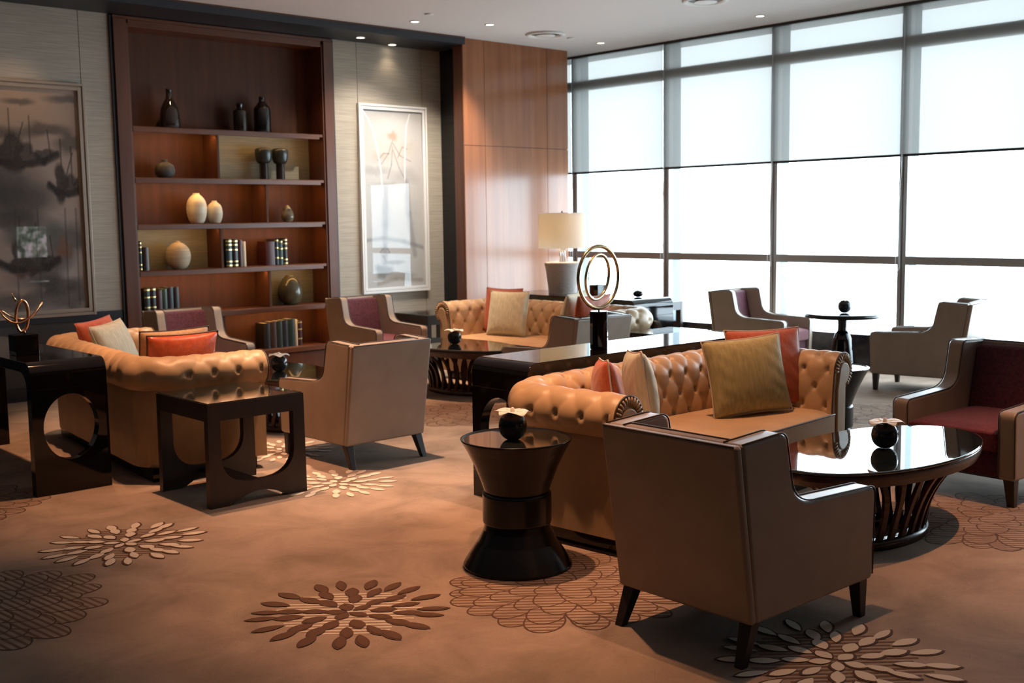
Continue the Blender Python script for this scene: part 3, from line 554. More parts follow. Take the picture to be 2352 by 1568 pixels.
picture('large ink painting of moored boats in pale gold frame, left of bookcase', 1.72, 4.225, .757, 2.90, .066, mat('champagne_frame', (.42, .34, .27), .32, .5), p)

# ------------------------------------------------------------------ tub armchair
def curve_prof():
    q = [(0, .151), (.790, .151)] + bez((.802, .48), (.806, .527), (.765, .530), 6) + bez((.40, .545), (.245, .545), (.232, .66), 10) + bez((.206, .78), (.202, .826), (.155, .825), 6) + [(-.101, .812)]
    return q
HW = .322; T_ = .086
def make_chair(label, loc, rz):
    t = thing('armchair', label, 'chair', loc, rz, 'taupe and plum armchairs')
    q = curve_prof(); ql = q[:-1] + [(-.098 + .035, .813), (.030, .151)]; ql = ql[1:]
    for s in (1, -1):
        b = MB(); b.prism(ql, s * HW, s * (HW - T_), 'y'); o = b.obj('arm_panel', MT['chair'], t, bevel=.016, seg=3)
        for yy in (HW - .010, HW - T_ + .010):
            pass
        b = MB()
        for yy, k in ((HW - .003, 1), (HW - T_ + .003, 1)):
            path = [(x + .001, s * yy, z + .001) for x, z in q[2:-1]] + [(-.06, s * yy, .814)]
            b.tube([(.792, s * yy, .17)] + path, .0034, 6)
        b.obj('piping', MT['piping'], o)
    b = MB(); b.prism([(0, .151), (.035, .151), (-.063, .814), (-.101, .812)], -HW, HW, 'y'); b.prism([(.034, .20), (.085, .20), (-.016, .816), (-.064, .8135)], -HW + T_ - .002, HW - T_ + .002, 'y'); o = b.obj('back_panel', MT['chair'], t, bevel=.014, seg=3)
    b = MB(); b.tube([(-.098, -HW + .01, .810), (-.098, HW - .01, .810)], .0034, 6); b.tube([(-.020, -HW + T_, .817), (-.020, HW - T_, .817)], .0034, 6); b.obj('piping', MT['piping'], o)
    iw = HW - T_ - .001
    b = MB(); b.prism([(.06, .30), (.165, .30), (.135, .42), (.055, .775), (.035, .795), (-.005, .795)], -iw, iw, 'y'); b.obj('back_cushion', MT['purple'], t, bevel=.02, seg=4)
    b = MB(); b.box(.735, .772, -iw, iw, .155, .305); b.obj('front_rail', MT['purple'], t, bevel=.008)
    b = MB()
    def seat(u_, v_):
        a = 2 * PI * u_; rr = v_
        return 0, 0, 0
    n = 14
    top = [[(.07 + .73 * i / n, -iw + 2 * iw * j / n) for j in range(n + 1)] for i in range(n + 1)]
    def zt(i, j): x = i / n * 2 - 1; y = j / n * 2 - 1; return .405 + .030 * (max(0, (1 - abs(x) ** 4)) * max(0, (1 - abs(y) ** 4))) ** .5
    vs = [(*top[i][j], zt(i, j)) for i in range(n + 1) for j in range(n + 1)] + [(*top[i][j], .30) for i in range(n + 1) for j in range(n + 1)]
    k = (n + 1) ** 2; fs = []
    for i in range(n):
        for j in range(n): a = i * (n + 1) + j; fs += [(a, a + n + 1, a + n + 2, a + 1), (a + k, a + 1 + k, a + n + 2 + k, a + n + 1 + k)]
    for i in range(n):
        for a, c_ in ((i, i + 1), ((i + 1) + n * (n + 1), i + n * (n + 1)), ((i + 1) * (n + 1), i * (n + 1)), (i * (n + 1) + n, (i + 1) * (n + 1) + n)): fs.append((a, c_, c_ + k, a + k))
    b.add(vs, fs, 0, True); b.obj('seat_cushion', MT['seatred'], t, bevel=.012)
    b = MB(); b.box(.035, .77, -HW + .02, HW - .02, .148, .165); b.obj('base_panel', MT['blacktrim'], t)
    for (tx, fx) in ((.045, -.020), (.745, .745)):
        for s in (1, -1):
            b = MB(); a, c_ = .028, .018; ty, fy = s * .282, s * .292
            b.hexa([(fx - c_, fy - c_, 0), (fx + c_, fy - c_, 0), (fx + c_, fy + c_, 0), (fx - c_, fy + c_, 0)], [(tx - a, ty - a, .158), (tx + a, ty - a, .158), (tx + a, ty + a, .158), (tx - a, ty + a, .158)])
            b.obj('leg', MT['ebony'], t, bevel=.003, seg=2)
    return t
H90 = PI / 2
ch = make_chair('taupe armchair in the foreground seen from behind, beside the drum table', (3.206, 2.598, 0), -.02)
dup(ch, 'taupe armchair seen from behind, just right of the dark square side table', (4.317, 5.996, 0), H90 + .015)
dup(ch, 'taupe and plum armchair in front of the bookcase behind orange cushion', (4.70, 9.74, 0), -H90)
dup(ch, 'taupe and plum armchair below the white framed picture', (6.70, 9.79, 0), -H90)
dup(ch, 'taupe armchair behind the ring sculpture, its back towards the viewer', (6.57, 6.20, 0), H90)
dup(ch, 'taupe armchair with plum back by window, left of pedestal table', (9.87, 7.33, 0), -H90 + .10)
dup(ch, 'taupe armchair by window facing the pedestal table from its right', (9.72, 4.60, 0), H90 + .17)
rc = dup(ch, 'taupe armchair at the right facing the glass coffee table, deep red seat', (6.79, 2.89, 0), PI - .05); rc.scale = (1.0, 1.14, 1.0)

# ------------------------------------------------------------------ tufted sofa
SW, SD = 2.34, .88
def sofa_path(off):
    a = SW / 2 - .245; yb = SD / 2 - .245; yf = -SD / 2 + .015; rc_ = .10
    pts = []; n1 = 44
    for i in range(n1): pts.append(((-a, yf + (yb - rc_ - yf) * i / n1), (-1, 0)))
    for i in range(16): t = PI - H90 * i / 16; pts.append(((-a + rc_ + rc_ * math.cos(t), yb - rc_ + rc_ * math.sin(t)), (math.cos(t), math.sin(t))))
    n2 = 150
    for i in range(n2): pts.append(((-a + rc_ + (2 * a - 2 * rc_) * i / n2, yb), (0, 1)))
    for i in range(16): t = H90 - H90 * i / 16; pts.append(((a - rc_ + rc_ * math.cos(t), yb - rc_ + rc_ * math.sin(t)), (math.cos(t), math.sin(t))))
    for i in range(n1 + 1): pts.append(((a, yb - rc_ - (yb - rc_ - yf) * i / n1), (1, 0)))
    return pts
def sofa_profile(n=64):
    P0 = [(.0, .36), (.002, .46), (.010, .56), (.022, .63)]
    c0 = (.132, .667); R_ = .108; raw = SP(P0, 8)[:-1] if False else []
    base = []
    for i in range(24): t = i / 24; base.append((.024 * t * t, .36 + .307 * t))
    for i in range(41): a = PI - (PI + PI / 2.9) * i / 40; base.append((c0[0] + R_ * math.cos(a), c0[1] + R_ * math.sin(a)))
    s = [0]
    for a, b_ in zip(base[:-1], base[1:]): s.append(s[-1] + math.hypot(b_[0] - a[0], b_[1] - a[1]))
    out = []
    for i in range(n + 1):
        q = s[-1] * i / n; k = max(0, min(len(base) - 2, int(np.searchsorted(s, q) - 1))); t = (q - s[k]) / max(1e-9, s[k + 1] - s[k])
        out.append((base[k][0] + (base[k + 1][0] - base[k][0]) * t, base[k][1] + (base[k + 1][1] - base[k][1]) * t, q))
    return out
def make_sofa(label, loc, rz):
    t = thing('sofa', label, 'sofa', loc, rz, 'button tufted tan leather sofas')
    path = sofa_path(0); prof = sofa_profile(); NP = len(prof)
    ell_ = [0]
    for (a, na), (b_, nb) in zip(path[:-1], path[1:]):
        ell_.append(ell_[-1] + math.hypot(b_[0] + nb[0] * .11 - a[0] - na[0] * .11, b_[1] + nb[1] * .11 - a[1] - na[1] * .11))
    Lt = ell_[-1]; nd = round(Lt / .158); du = Lt / nd; dv = .108; s0 = .105; smax = prof[-1][2]
    nrm = []
    for i in range(NP):
        a = prof[max(0, i - 1)]; b_ = prof[min(NP - 1, i + 1)]; dx, dz = b_[0] - a[0], b_[1] - a[1]; l = math.hypot(dx, dz); nrm.append((-dz / l, dx / l))
    vs = []; buttons = []
    for i, ((px, py), (nx, ny)) in enumerate(path):
        for j, (pn, pz, s) in enumerate(prof):
            uu = ell_[i] / du + .25; vv = (s - s0) / (2 * dv); pp, qq = uu + vv, uu - vv
            h = (abs(math.sin(PI * pp)) * abs(math.sin(PI * qq))) ** .6
            fp = abs(pp - round(pp)); fq = abs(qq - round(qq)); d2 = ((fp + fq) * du * .72) ** 2 + ((fp - fq) * dv) ** 2
            fade = min(1, max(0, (s - .01) / .08)) * min(1, max(0, (smax - .03 - s) / .06)); fade *= min(1, max(0, ell_[i] / .03)) * min(1, max(0, (Lt - ell_[i]) / .03))
            inr = 1 if s0 - .04 < s < s0 + 5.4 * dv else 0
            disp = fade * (.0105 * h - .002 - inr * (.009 if 3.4 < (s - s0) / dv < 4.6 else .026) * math.exp(-d2 / (.019 ** 2)))
            q = pn + nrm[j][0] * disp; z = pz + nrm[j][1] * disp
            vs.append((px + nx * q, py + ny * q, z))
    fs = [(i * NP + j, (i + 1) * NP + j, (i + 1) * NP + j + 1, i * NP + j + 1) for i in range(len(path) - 1) for j in range(NP - 1)]
    b = MB(); b.add(vs, fs, 0, True); tuft = b.obj('tufted_back', MT['leather'], t)
    # buttons sunk in the dimples
    bm_ = MB(); bm_.lathe([(.0005, .0055), (.007, .004), (.010, 0), (.0005, -.004)], 10); bme = bm_.mesh('button', MT['leather'])
    row = 0
    while row < 6:
        s = s0 + row * dv; off = .75 if row % 2 == 0 else .25
        k = 0
        while True:
            l = (k + off) * du; k += 1
            if l > Lt - .02: break
            if l < .02: continue
            i = min(len(path) - 1, int(np.searchsorted(ell_, l))); j = min(NP - 1, int(round(s / smax * (NP - 1))))
            if row in (0,) and False: continue
            (px, py), (nx, ny) = path[i]; n3 = Vector((nx * nrm[j][0], ny * nrm[j][0], nrm[j][1])); p3 = Vector((px + nx * prof[j][0], py + ny * prof[j][0], prof[j][1])) - n3 * .026
            o = bpy.data.objects.new('button', bme); COL.objects.link(o); o.parent = tuft; o.location = p3; o.rotation_mode = 'QUATERNION'; o.rotation_quaternion = n3.to_track_quat('Z', 'Y')
        row += 1
    # outer skirt panels under the roll
    vs = []; pr = [(.168, .60), (.172, .45), (.172, .20), (.168, .085), (.10, .085), (.0, .085), (.0, .42)]
    for (px, py), (nx, ny) in path:
        for pn, pz in pr: vs.append((px + nx * pn, py + ny * pn, pz))
    k = len(pr); b = MB(); b.add(vs, [(i * k + j, (i + 1) * k + j, (i + 1) * k + j + 1, i * k + j + 1) for i in range(len(path) - 1) for j in range(k - 1)], 0, False)
    b.obj('outer_panel', MT['leather'], t)
    # scroll ends of the arms
    a = SW / 2 - .245; yf = -SD / 2 + .015; c0 = (.132, .667)
    for s in (-1, 1):
        out = [(pn, pz) for pn, pz, _ in prof] + [(.168, .56), (.17, .085), (0, .085)]
        b = MB(); b.prism([(s * (a + pn), pz) for pn, pz in out], yf - .004, yf + .03, 'y'); cap = b.obj('arm_front', MT['leather'], t)
        key = [(.045, .09)] + [(.045, .56)] + [(c0[0] + .062 * math.cos(x), c0[1] - .012 + .062 * math.sin(x)) for x in [PI - (PI + .95) * i / 20 for i in range(21)]] + [(.128, .56), (.128, .09)]
        b = MB(); b.prism([(s * (a + x), z) for x, z in key], yf - .018, yf, 'y'); b.obj('front_panel', MT['leather'], cap, bevel=.008)
        b = MB()
        for i in range(19):
            x = PI - (PI + 1.0) * i / 18; ca, sa = math.cos(x), math.sin(x)
            b.tube([(s * (a + c0[0] + ca * rr), yf - .006 - .006 * math.sin(PI * (rr - .065) / .04), c0[1] + sa * rr) for rr in (.066, .078, .09, .103)], .0065, 6)
        b.obj('pleats', MT['leather'], cap)
        b = MB(); b.tube([(s * (a + pn), yf - .005, pz) for pn, pz, _ in prof], .005, 6); b.obj('piping', MT['piping'], cap)
    # bench seat, rail, plinth
    b = MB(); n = 40; mI = 14; sx = a - .002; y0, y1 = -SD / 2 - .01, SD / 2 - .25
    def top(u_, v_):
        x = -sx + 2 * sx * u_; y = y0 + (y1 - y0) * v_; e_ = min(1, (1 - abs(2 * u_ - 1)) * 22) * min(1, v_ * 9); return (x, y, .418 + .022 * max(0, e_) ** .5 + .006 * math.sin(u_ * 9) * math.sin(v_ * 5))
    vs = [top(i / n, j / mI) for i in range(n + 1) for j in range(mI + 1)]; fs = [(i * (mI + 1) + j, (i + 1) * (mI + 1) + j, (i + 1) * (mI + 1) + j + 1, i * (mI + 1) + j + 1) for i in range(n) for j in range(mI)]
    b.add(vs, fs, 0, True)
    nf = n + 1; fv = [top(i / n, 0) for i in range(nf)]; b.add(fv + [(x, y - .004 * 0, .275) for x, y, z in fv], [(i, i + 1, nf + i + 1, nf + i) for i in range(n)], 0, True)
    sc_ = b.obj('seat_cushion', MT['leather'], t)
    b = MB(); b.tube([(x, y - .001, z + .002) for x, y, z in fv], .0045, 6); b.tube([(x, y - .001, .278) for x, y, z in fv], .0045, 6); b.obj('piping', MT['piping'], sc_)
    b = MB(); b.box(-sx, sx, y0 + .02, y0 + .06, .085, .29); b.box(-sx, sx, y0 + .06, y1, .085, .10); b.obj('front_rail', MT['leather'], t, bevel=.008)
    b = MB(); b.box(-SW / 2 + .13, SW / 2 - .13, -SD / 2 + .06, SD / 2 - .13, 0, .088); b.obj('plinth', MT['lacquer'], t)
    return t
sofa = make_sofa('tan tufted leather sofa in front, behind the oval glass coffee table', (4.885, 3.955, 0), .075)
dup(sofa, 'tan tufted leather sofa on the left, its arm beside the dark square side table', (3.36, 7.575, 0), H90 - .10)
dup(sofa, 'tan tufted leather sofa at the back before the wood panelling', (7.53, 7.79, 0), -H90)

# ------------------------------------------------------------------ cushions
def pillow(label, m, pipe, w_, h, th, loc, yaw_, lean, roll=0.0, seed=0, group='loose sofa cushions'):
    t = thing('cushion', label, 'cushion', (0, 0, 0), 0, group)
    n = 26; b = MB(); rnd = np.random.RandomState(seed); ph = rnd.rand(6) * 6
    def P_(u_, v_, s):
        x = w_ / 2 * u_ * (1 - .055 * (1 - v_ * v_) * abs(u_) ** 2); z = h / 2 * v_ * (1 - .055 * (1 - u_ * u_) * abs(v_) ** 2)
        k = max(0, (1 - u_ * u_) * (1 - v_ * v_)); y = s * th / 2 * k ** .42
        e_ = max(abs(u_), abs(v_)); y += s * .0022 * (1 - abs(2 * e_ - 1.35)) * math.sin(14 * u_ * (1.0) + 11 * v_ * 1.3 + ph[0]) * (k > .02) * min(1, k * 3) * (e_ > .45)
        return (x, y, z + h / 2)
    for s in (-1, 1):
        vs = [P_(-1 + 2 * i / n, -1 + 2 * j / n, s) for i in range(n + 1) for j in range(n + 1)]
        fs = [(i * (n + 1) + j, (i + 1) * (n + 1) + j, (i + 1) * (n + 1) + j + 1, i * (n + 1) + j + 1) for i in range(n) for j in range(n)]
        b.add(vs, fs, 0, True)
    bm = bmesh.new(); me = b.mesh('cushion_cover', m); bm.from_mesh(me); bmesh.ops.remove_doubles(bm, verts=bm.verts, dist=1e-5); bmesh.ops.recalc_face_normals(bm, faces=bm.faces); bm.to_mesh(me); bm.free()
    o = bpy.data.objects.new('cushion_cover', me); COL.objects.link(o); o.parent = t
    ring = [P_(-1 + 2 * i / n, -1, 1) for i in range(n)] + [P_(1, -1 + 2 * i / n, 1) for i in range(n)] + [P_(1 - 2 * i / n, 1, 1) for i in range(n)] + [P_(-1, 1 - 2 * i / n, 1) for i in range(n)]
    b = MB(); b.tube(ring, .0045, 6, True); b.obj('piping', pipe, t)
    t.location = loc; t.rotation_mode = 'XYZ'
    t.matrix_world = Matrix.Translation(loc) @ Matrix.Rotation(yaw_, 4, 'Z') @ Matrix.Rotation(lean, 4, 'X') @ Matrix.Rotation(roll, 4, 'Y')
    return t
# local: face looks along -y, leaning back is negative about x
pillow('large olive gold cushion standing on the front sofa seat', MT['olive'], MT['lightpiping'], .52, .46, .17, (5.385, 3.83, .446), -.42, -.26, -.06, 1)
pillow('orange cushion behind the large olive gold one', MT['orange'], MT['lightpiping'], .52, .48, .14, (5.655, 3.91, .446), -.40, -.20, 0, 2)
pillow('rust orange cushion leaning on the near arm of front sofa', MT['orange'], MT['lightpiping'], .45, .43, .17, (4.25, 3.89, .446), .86, -.12, .10, 3)
pillow('pale olive cushion beside the rust orange one on front sofa', MT['cream'], MT['lightpiping'], .45, .45, .17, (4.52, 3.90, .446), .90, -.14, .10, 4)
pillow('pale cream square cushion on the back sofa', MT['cream'], MT['cream'], .46, .45, .17, (7.42, 8.25, .446), -H90 + .25, -.22, 0, 5)
pillow('orange cushion behind the pale cream square one on back sofa', MT['orange'], MT['orange'], .46, .46, .15, (7.60, 8.53, .446), -H90 + .2, -.20, 0, 6)
pillow('cream cushion seen edge-on at the right end of back sofa', MT['cream'], MT['cream'], .46, .48, .16, (7.49, 7.45, .446), PI + .38, -.24, .06, 7)
pillow('salmon orange cushion at right end of back sofa behind the rings', MT['orange'], MT['orange'], .46, .46, .16, (7.50, 7.22, .446), PI + .05, -.24, .0, 8)
pillow('orange satin cushion on left sofa behind the tufted arm', MT['satin'], MT['piping'], .50, .45, .17, (3.37, 7.06, .446), PI - .03, -.28, .0, 9)
pillow('tan cushion tucked behind the orange satin one', MT['tancloth'], MT['piping'], .52, .46, .14, (3.40, 7.25, .446), PI + .07, -.24, .0, 10)
pillow('pale cream cushion at far end of left sofa', MT['cream'], MT['cream'], .46, .46, .18, (3.45, 8.03, .446), .66, -.34, -.06, 11)
pillow('orange cushion behind pale cream one at far end of left sofa', MT['orange'], MT['orange'], .46, .47, .15, (3.44, 8.255, .446), .60, -.32, -.06, 12)

# ------------------------------------------------------------------ waterfall consoles
def console(label, loc, rz, Lc, Wc, Hc, rad=.075, th=.065, fil=.10):
    t = thing('console_table', label, 'console table', loc, rz, 'black lacquer waterfall consoles')   # local: length along x, width along y
    x1 = Lc / 2; b = MB()
    arcR = [(x1 - rad + rad * math.sin(a), Hc - rad + rad * math.cos(a)) for a in [H90 * i / 10 for i in range(11)]]
    mid = th + .012
    topo = [(-x, z) for x, z in reversed(arcR)] + arcR
    inn = [(x1 - th - fil + fil * math.sin(a), Hc - th - fil + fil * math.cos(a)) for a in [H90 * i / 10 for i in range(11)]]
    low = list(reversed(inn)) + [(-x, z) for x, z in inn]
    zi = Hc - th - fil; e_ = .004; m2 = len(topo) // 2; topo = topo[:m2] + [(-x1 + rad + e_, Hc), (x1 - rad - e_, Hc)] + topo[m2:]; b.prism([(-x1, zi), (-x1, Hc - rad - e_)] + topo + [(x1, Hc - rad - e_), (x1, zi)] + low, -Wc / 2, Wc / 2, 'y'); b.obj('top', MT['lacquer'], t, bevel=.003, seg=2)
    zt = Hc - rad
    for s in (-1, 1):   # end panel with round opening, made as a ring of quads
        b = MB(); n = 64; zc = .40; rr = .165
        zi = Hc - th - fil
        def outer(a):
            dx, dz = math.cos(a), math.sin(a); k = min((Wc / 2) / max(1e-6, abs(dx)), ((zi - zc) if dz > 0 else zc) / max(1e-6, abs(dz))); return (dx * k, zc + dz * k)
        angs = sorted(set([2 * PI * i / n for i in range(n)] + [math.atan2(zi - zc, Wc / 2), math.atan2(zi - zc, -Wc / 2), 2 * PI + math.atan2(-zc, Wc / 2), 2 * PI + math.atan2(-zc, -Wc / 2)]))
        n = len(angs); xa, xb = s * x1, s * (x1 - th)
        vs = [(xa, *outer(a)) for a in angs] + [(xa, rr * math.cos(a), zc + rr * math.sin(a) * 1.2) for a in angs] + [(xb, *outer(a)) for a in angs] + [(xb, rr * math.cos(a), zc + rr * math.sin(a) * 1.2) for a in angs]
        fs = []
        for i in range(n):
            j = (i + 1) % n; fs += [(i, j, n + j, n + i), (2 * n + j, 2 * n + i, 3 * n + i, 3 * n + j), (n + i, n + j, 3 * n + j, 3 * n + i), (j, i, 2 * n + i, 2 * n + j)]
        b.add(vs, fs, 0, False); b.obj('end_panel', MT['lacquer'], t)
    return t
console('black lacquer console behind the left sofa, round hole in its end', (2.512, 7.65, 0), H90, 1.90, .456, .80)
console('black lacquer console behind the front sofa carrying the brass rings', (5.20, 4.675, 0), 0, 2.10, .47, .81)
console('black lacquer console behind back sofa carrying the table lamp', (8.36, 8.12, 0), H90, 2.00, .58, .81)

# ------------------------------------------------------------------ square side tables
def side_table(label, loc, rz=0, W_=.62, D_=.645, Hh=.60):
    t = thing('side_table', label, 'side table', loc, rz, 'dark square side tables')
    def frame_pts():   # outer ring and cut-out, in x,z
        o = [(-W_ / 2 - .004, 0), (-W_ / 2, Hh - .006), (W_ / 2, Hh - .006), (W_ / 2 + .004, 0), (.20, 0)] + bez((.17, .006), (0, .115), (-.17, .006), 12) + [(-.20, 0)]
        return o
    for y, nm in ((-D_ / 2, 'front_frame'), (D_ / 2 - .045, 'back_frame')):
        b = MB(); lw = .075
        n = 14; outer_l = []
        hole = [(-W_ / 2 + lw, Hh - .105), (W_ / 2 - lw, Hh - .105)] + bez((W_ / 2 - lw, .28), (W_ / 2 - lw - .008, .135), (.06, .125), 10) + bez((-.06, .125), (-W_ / 2 + lw + .008, .135), (-W_ / 2 + lw, .28), 10)
        o = frame_pts()
        bm = bmesh.new()
        ov = [bm.verts.new((x, y, z)) for x, z in o]; hv = [bm.verts.new((x, y, z)) for x, z in hole]
        es = [bm.edges.new((ov[i], ov[(i + 1) % len(ov)])) for i in range(len(ov))] + [bm.edges.new((hv[i], hv[(i + 1) % len(hv)])) for i in range(len(hv))]
        bmesh.ops.triangle_fill(bm, use_beauty=True, use_dissolve=False, edges=es)
        r_ = bmesh.ops.extrude_face_region(bm, geom=list(bm.faces)); bmesh.ops.translate(bm, vec=(0, .045, 0), verts=[v for v in r_['geom'] if isinstance(v, bmesh.types.BMVert)])
        bmesh.ops.recalc_face_normals(bm, faces=bm.faces)
        me = bpy.data.meshes.new(nm); bm.to_mesh(me); bm.free(); me.materials.append(MT['ebony']); ob = bpy.data.objects.new(nm, me); COL.objects.link(ob); ob.parent = t
    for s in (-1, 1):
        b = MB(); b.box(s * (W_ / 2 - .045) if s > 0 else -W_ / 2 + .001, s * W_ / 2 - .001 if s > 0 else -W_ / 2 + .045, -D_ / 2 + .045, D_ / 2 - .045, Hh - .105, Hh - .006); b.obj('apron', MT['ebony'], t)
    b = MB(); b.box(-.06, .06, -D_ / 2 + .045, D_ / 2 - .045, .075, .105); b.obj('stretcher', MT['ebony'], t, bevel=.004)
    b = MB(); b.box(-W_ / 2 + .006, W_ / 2 - .006, -D_ / 2 + .006, D_ / 2 - .006, Hh - .012, Hh); b.obj('glass_top', MT['tableglass'], t, bevel=.002, seg=2)
    return t
st = side_table('dark square side table in front of the left sofa arm', (3.20, 6.025, 0))
dup(st, 'dark square side table beyond the brass rings, at right end of back sofa', (7.64, 6.26, 0), 0)
dup(st, 'dark square side table left of the back sofa under white framed picture', (7.60, 9.62, 0), H90)
dup(st, 'dark square side table against the window behind the lamp console', (10.22, 8.84, 0), H90)

# ------------------------------------------------------------------ oval coffee tables
def coffee(label, loc, rz):
    t = thing('coffee_table', label, 'coffee table', loc, rz, 'oval slatted coffee tables')
    A, B = .735, .39
    b = MB(); b.lathe([(.0005, .451), (.985, .451), (.996, .449), (1.0, .445), (1.0, .440), (.99, .438), (.0005, .438)], 72, sx=A, sy=B); b.obj('glass_top', MT['tableglass'], t)
    b = MB(); n = 72
    pr = [(0.97, .437), (.985, .437), (.99, .43), (.985, .405), (.955, .375), (.86, .365), (.80, .375), (.80, .437)]
    b.lathe(pr, n, sx=A, sy=B); b.obj('rim', MT['tablewood'], t)
    ns = 26
    for i in range(ns):
        a = 2 * PI * (i + .5) / ns; b = MB(); pts = []
        for k in range(9):
            q = k / 8; z = .035 + .335 * q; ra = .335 + .05 * q + .20 * q ** 2.6; rb = .165 + .03 * q + .11 * q ** 2.6; aa = a + .10 * math.sin(PI * q)
            c_ = Vector((ra * math.cos(aa), rb * math.sin(aa), z)); tn = Vector((-ra * math.sin(aa), rb * math.cos(aa), 0)).normalized(); nn = Vector((tn.y, -tn.x, 0))
            hw_, ht = .015, .010
            pts += [c_ + tn * hw_ + nn * ht, c_ - tn * hw_ + nn * ht, c_ - tn * hw_ - nn * ht, c_ + tn * hw_ - nn * ht]
        fs = [(k * 4 + j, k * 4 + (j + 1) % 4, k * 4 + 4 + (j + 1) % 4, k * 4 + 4 + j) for k in range(8) for j in range(4)] + [(3, 2, 1, 0), (32, 33, 34, 35)]
        b.add(pts, fs, 0, False); b.obj('slat', MT['tablewood'], t)
    b = MB(); n = 64; o = []
    b.grid(lambda u_, v_: ((.36 if v_ in (0, .25, 1) else .27) * math.cos(2 * PI * u_) if False else ([.355, .355, .275, .275][int(round(v_ * 4)) % 4]) * math.cos(2 * PI * u_), ([.185, .185, .115, .115][int(round(v_ * 4)) % 4]) * math.sin(2 * PI * u_), [0, .042, .042, 0][int(round(v_ * 4)) % 4]), n, 4, True, True); b.obj('base_ring', MT['tablewood'], t)
    return t
ct = coffee('oval glass topped slatted coffee table by the front sofa', (5.03, 2.82, 0), 0)
dup(ct, 'oval slatted coffee table before back sofa, below the white framed picture', (6.60, 8.03, 0), H90)
dup(ct, 'oval slatted coffee table of the left group, mostly behind an armchair', (4.47, 7.74, 0), H90)

# ------------------------------------------------------------------ drum tables, pedestal table
def drum(label, loc):
    t = thing('drum_table', label, 'drum table', loc, 0, 'waisted drum tables')
    b = MB(); b.lathe([(.150, .355), (.152, .36), (.165, .40), (.192, .47), (.228, .545), (.255, .592), (.258, .600), (.252, .602), (.246, .594), (.0005, .592)], 56); b.obj('upper_cone', MT['drumwood'], t)
    b = MB(); b.lathe([(.148, .205), (.158, .208), (.160, .215), (.160, .340), (.158, .347), (.150, .352), (.145, .354)], 56); b.obj('waist_band', MT['drumwood'], t)
    b = MB(); b.lathe([(.0005, 0), (.248, 0), (.254, .006), (.253, .014), (.225, .06), (.185, .12), (.158, .175), (.150, .206)], 56); b.obj('lower_cone', MT['drumwood'], t)
    b = MB(); b.lathe([(.0005, .596), (.246, .596), (.247, .592)], 56); b.obj('glass_top', MT['tableglass'], t)
    return t
d1 = drum('black waisted drum table in the foreground with flower bowl', (3.43, 3.75, 0))
dup(d1, 'waisted drum table just visible behind right arm of front sofa', (6.50, 4.03, 0), 0)
t = thing('pedestal_table', 'round glass pedestal table by the window between two armchairs', 'table', (9.76, 5.91, 0))
b = MB(); b.lathe([(.0005, .644), (.352, .644), (.362, .640), (.362, .634), (.355, .632), (.0005, .632)], 64); b.obj('glass_top', MT['tableglass'], t)
b = MB(); b.lathe([(.355, .632), (.362, .628), (.362, .606), (.35, .598), (.10, .596), (.07, .594), (.052, .612), (.047, .585), (.044, .50), (.046, .47), (.05, .465)], 40); b.obj('neck', MT['drumwood'], t)
b = MB(); b.lathe([(.0005, .468), (.048, .466), (.066, .445), (.085, .39), (.105, .28), (.135, .15), (.175, .05), (.205, .012), (.205, 0), (.0005, 0)], 48); b.obj('bell_base', MT['lacquer'], t)

# ------------------------------------------------------------------ orchid bowls
def bowl(label, loc, rz, sc=1.0, m='petalwhite'):
    t = thing('flower_bowl', label, 'flower bowl', loc, rz, 'black bowls with a floating orchid'); R_ = .062 * sc
    b = MB(); b.lathe(SP([(.0005, 0), (.45, .02), (.84, .36), (1.0, .92), (.90, 1.44), (.62, 1.76), (.48, 1.82), (.44, 1.74), (.5, 1.6)]), 36); b.v = [(x * R_, y * R_, z * R_) for x, y, z in b.v]; b.obj('vessel', MT['bowl'], t)
    for i in range(5):
        a = 2 * PI * i / 5 + .4; l, w_ = .080 * sc * (1.1 if i % 2 else .95), .040 * sc * (1.15 if i % 2 else .8); b = MB()
        def f_(u_, v_):
            x = l * u_ + .004; y = w_ * (2 * v_ - 1) * math.sin(PI * min(1, .12 + u_ * .86)) ** .7; z = 1.86 * R_ + .016 * sc * math.sin(PI * u_ * .8) - .014 * sc * u_ * u_ + .12 * abs(y) + .004 * math.sin(5 * a + 6 * u_)
            return (x * math.cos(a) - y * math.sin(a), x * math.sin(a) + y * math.cos(a), z)
        b.grid(f_, 9, 7); o = b.obj('petal', MT[m], t); md = o.modifiers.new('thick', 'SOLIDIFY'); md.thickness = .0016
    b = MB(); b.lathe(SP([(.0005, 1.85 * R_), (.010 * sc, 1.90 * R_), (.008 * sc, 2.2 * R_), (.0005, 2.28 * R_)], 4), 12); b.obj('flower_centre', MT['petalwhite'], t)
    return t
f0 = bowl('black orchid bowl on the foreground drum table', (3.405, 3.745, 0.5975), .3, 1.05)
dup(f0, 'black orchid bowl on front glass coffee table', (5.03, 2.80, .4525), 1.3)
dup(f0, 'black orchid bowl on the coffee table before back sofa', (6.585, 8.03, .4525), .8)
dup(f0, 'black orchid bowl on the left coffee table, behind the tufted arm', (4.47, 7.60, .4525), .1)
bb = dup(f0, 'black ball shaped bowl on the window pedestal table', (9.76, 5.89, .6455), 2.1)
dup(f0, 'dark bowl on far end of the lamp console', (8.44, 7.40, .8115), 1.9).scale = (.8, .8, .5)

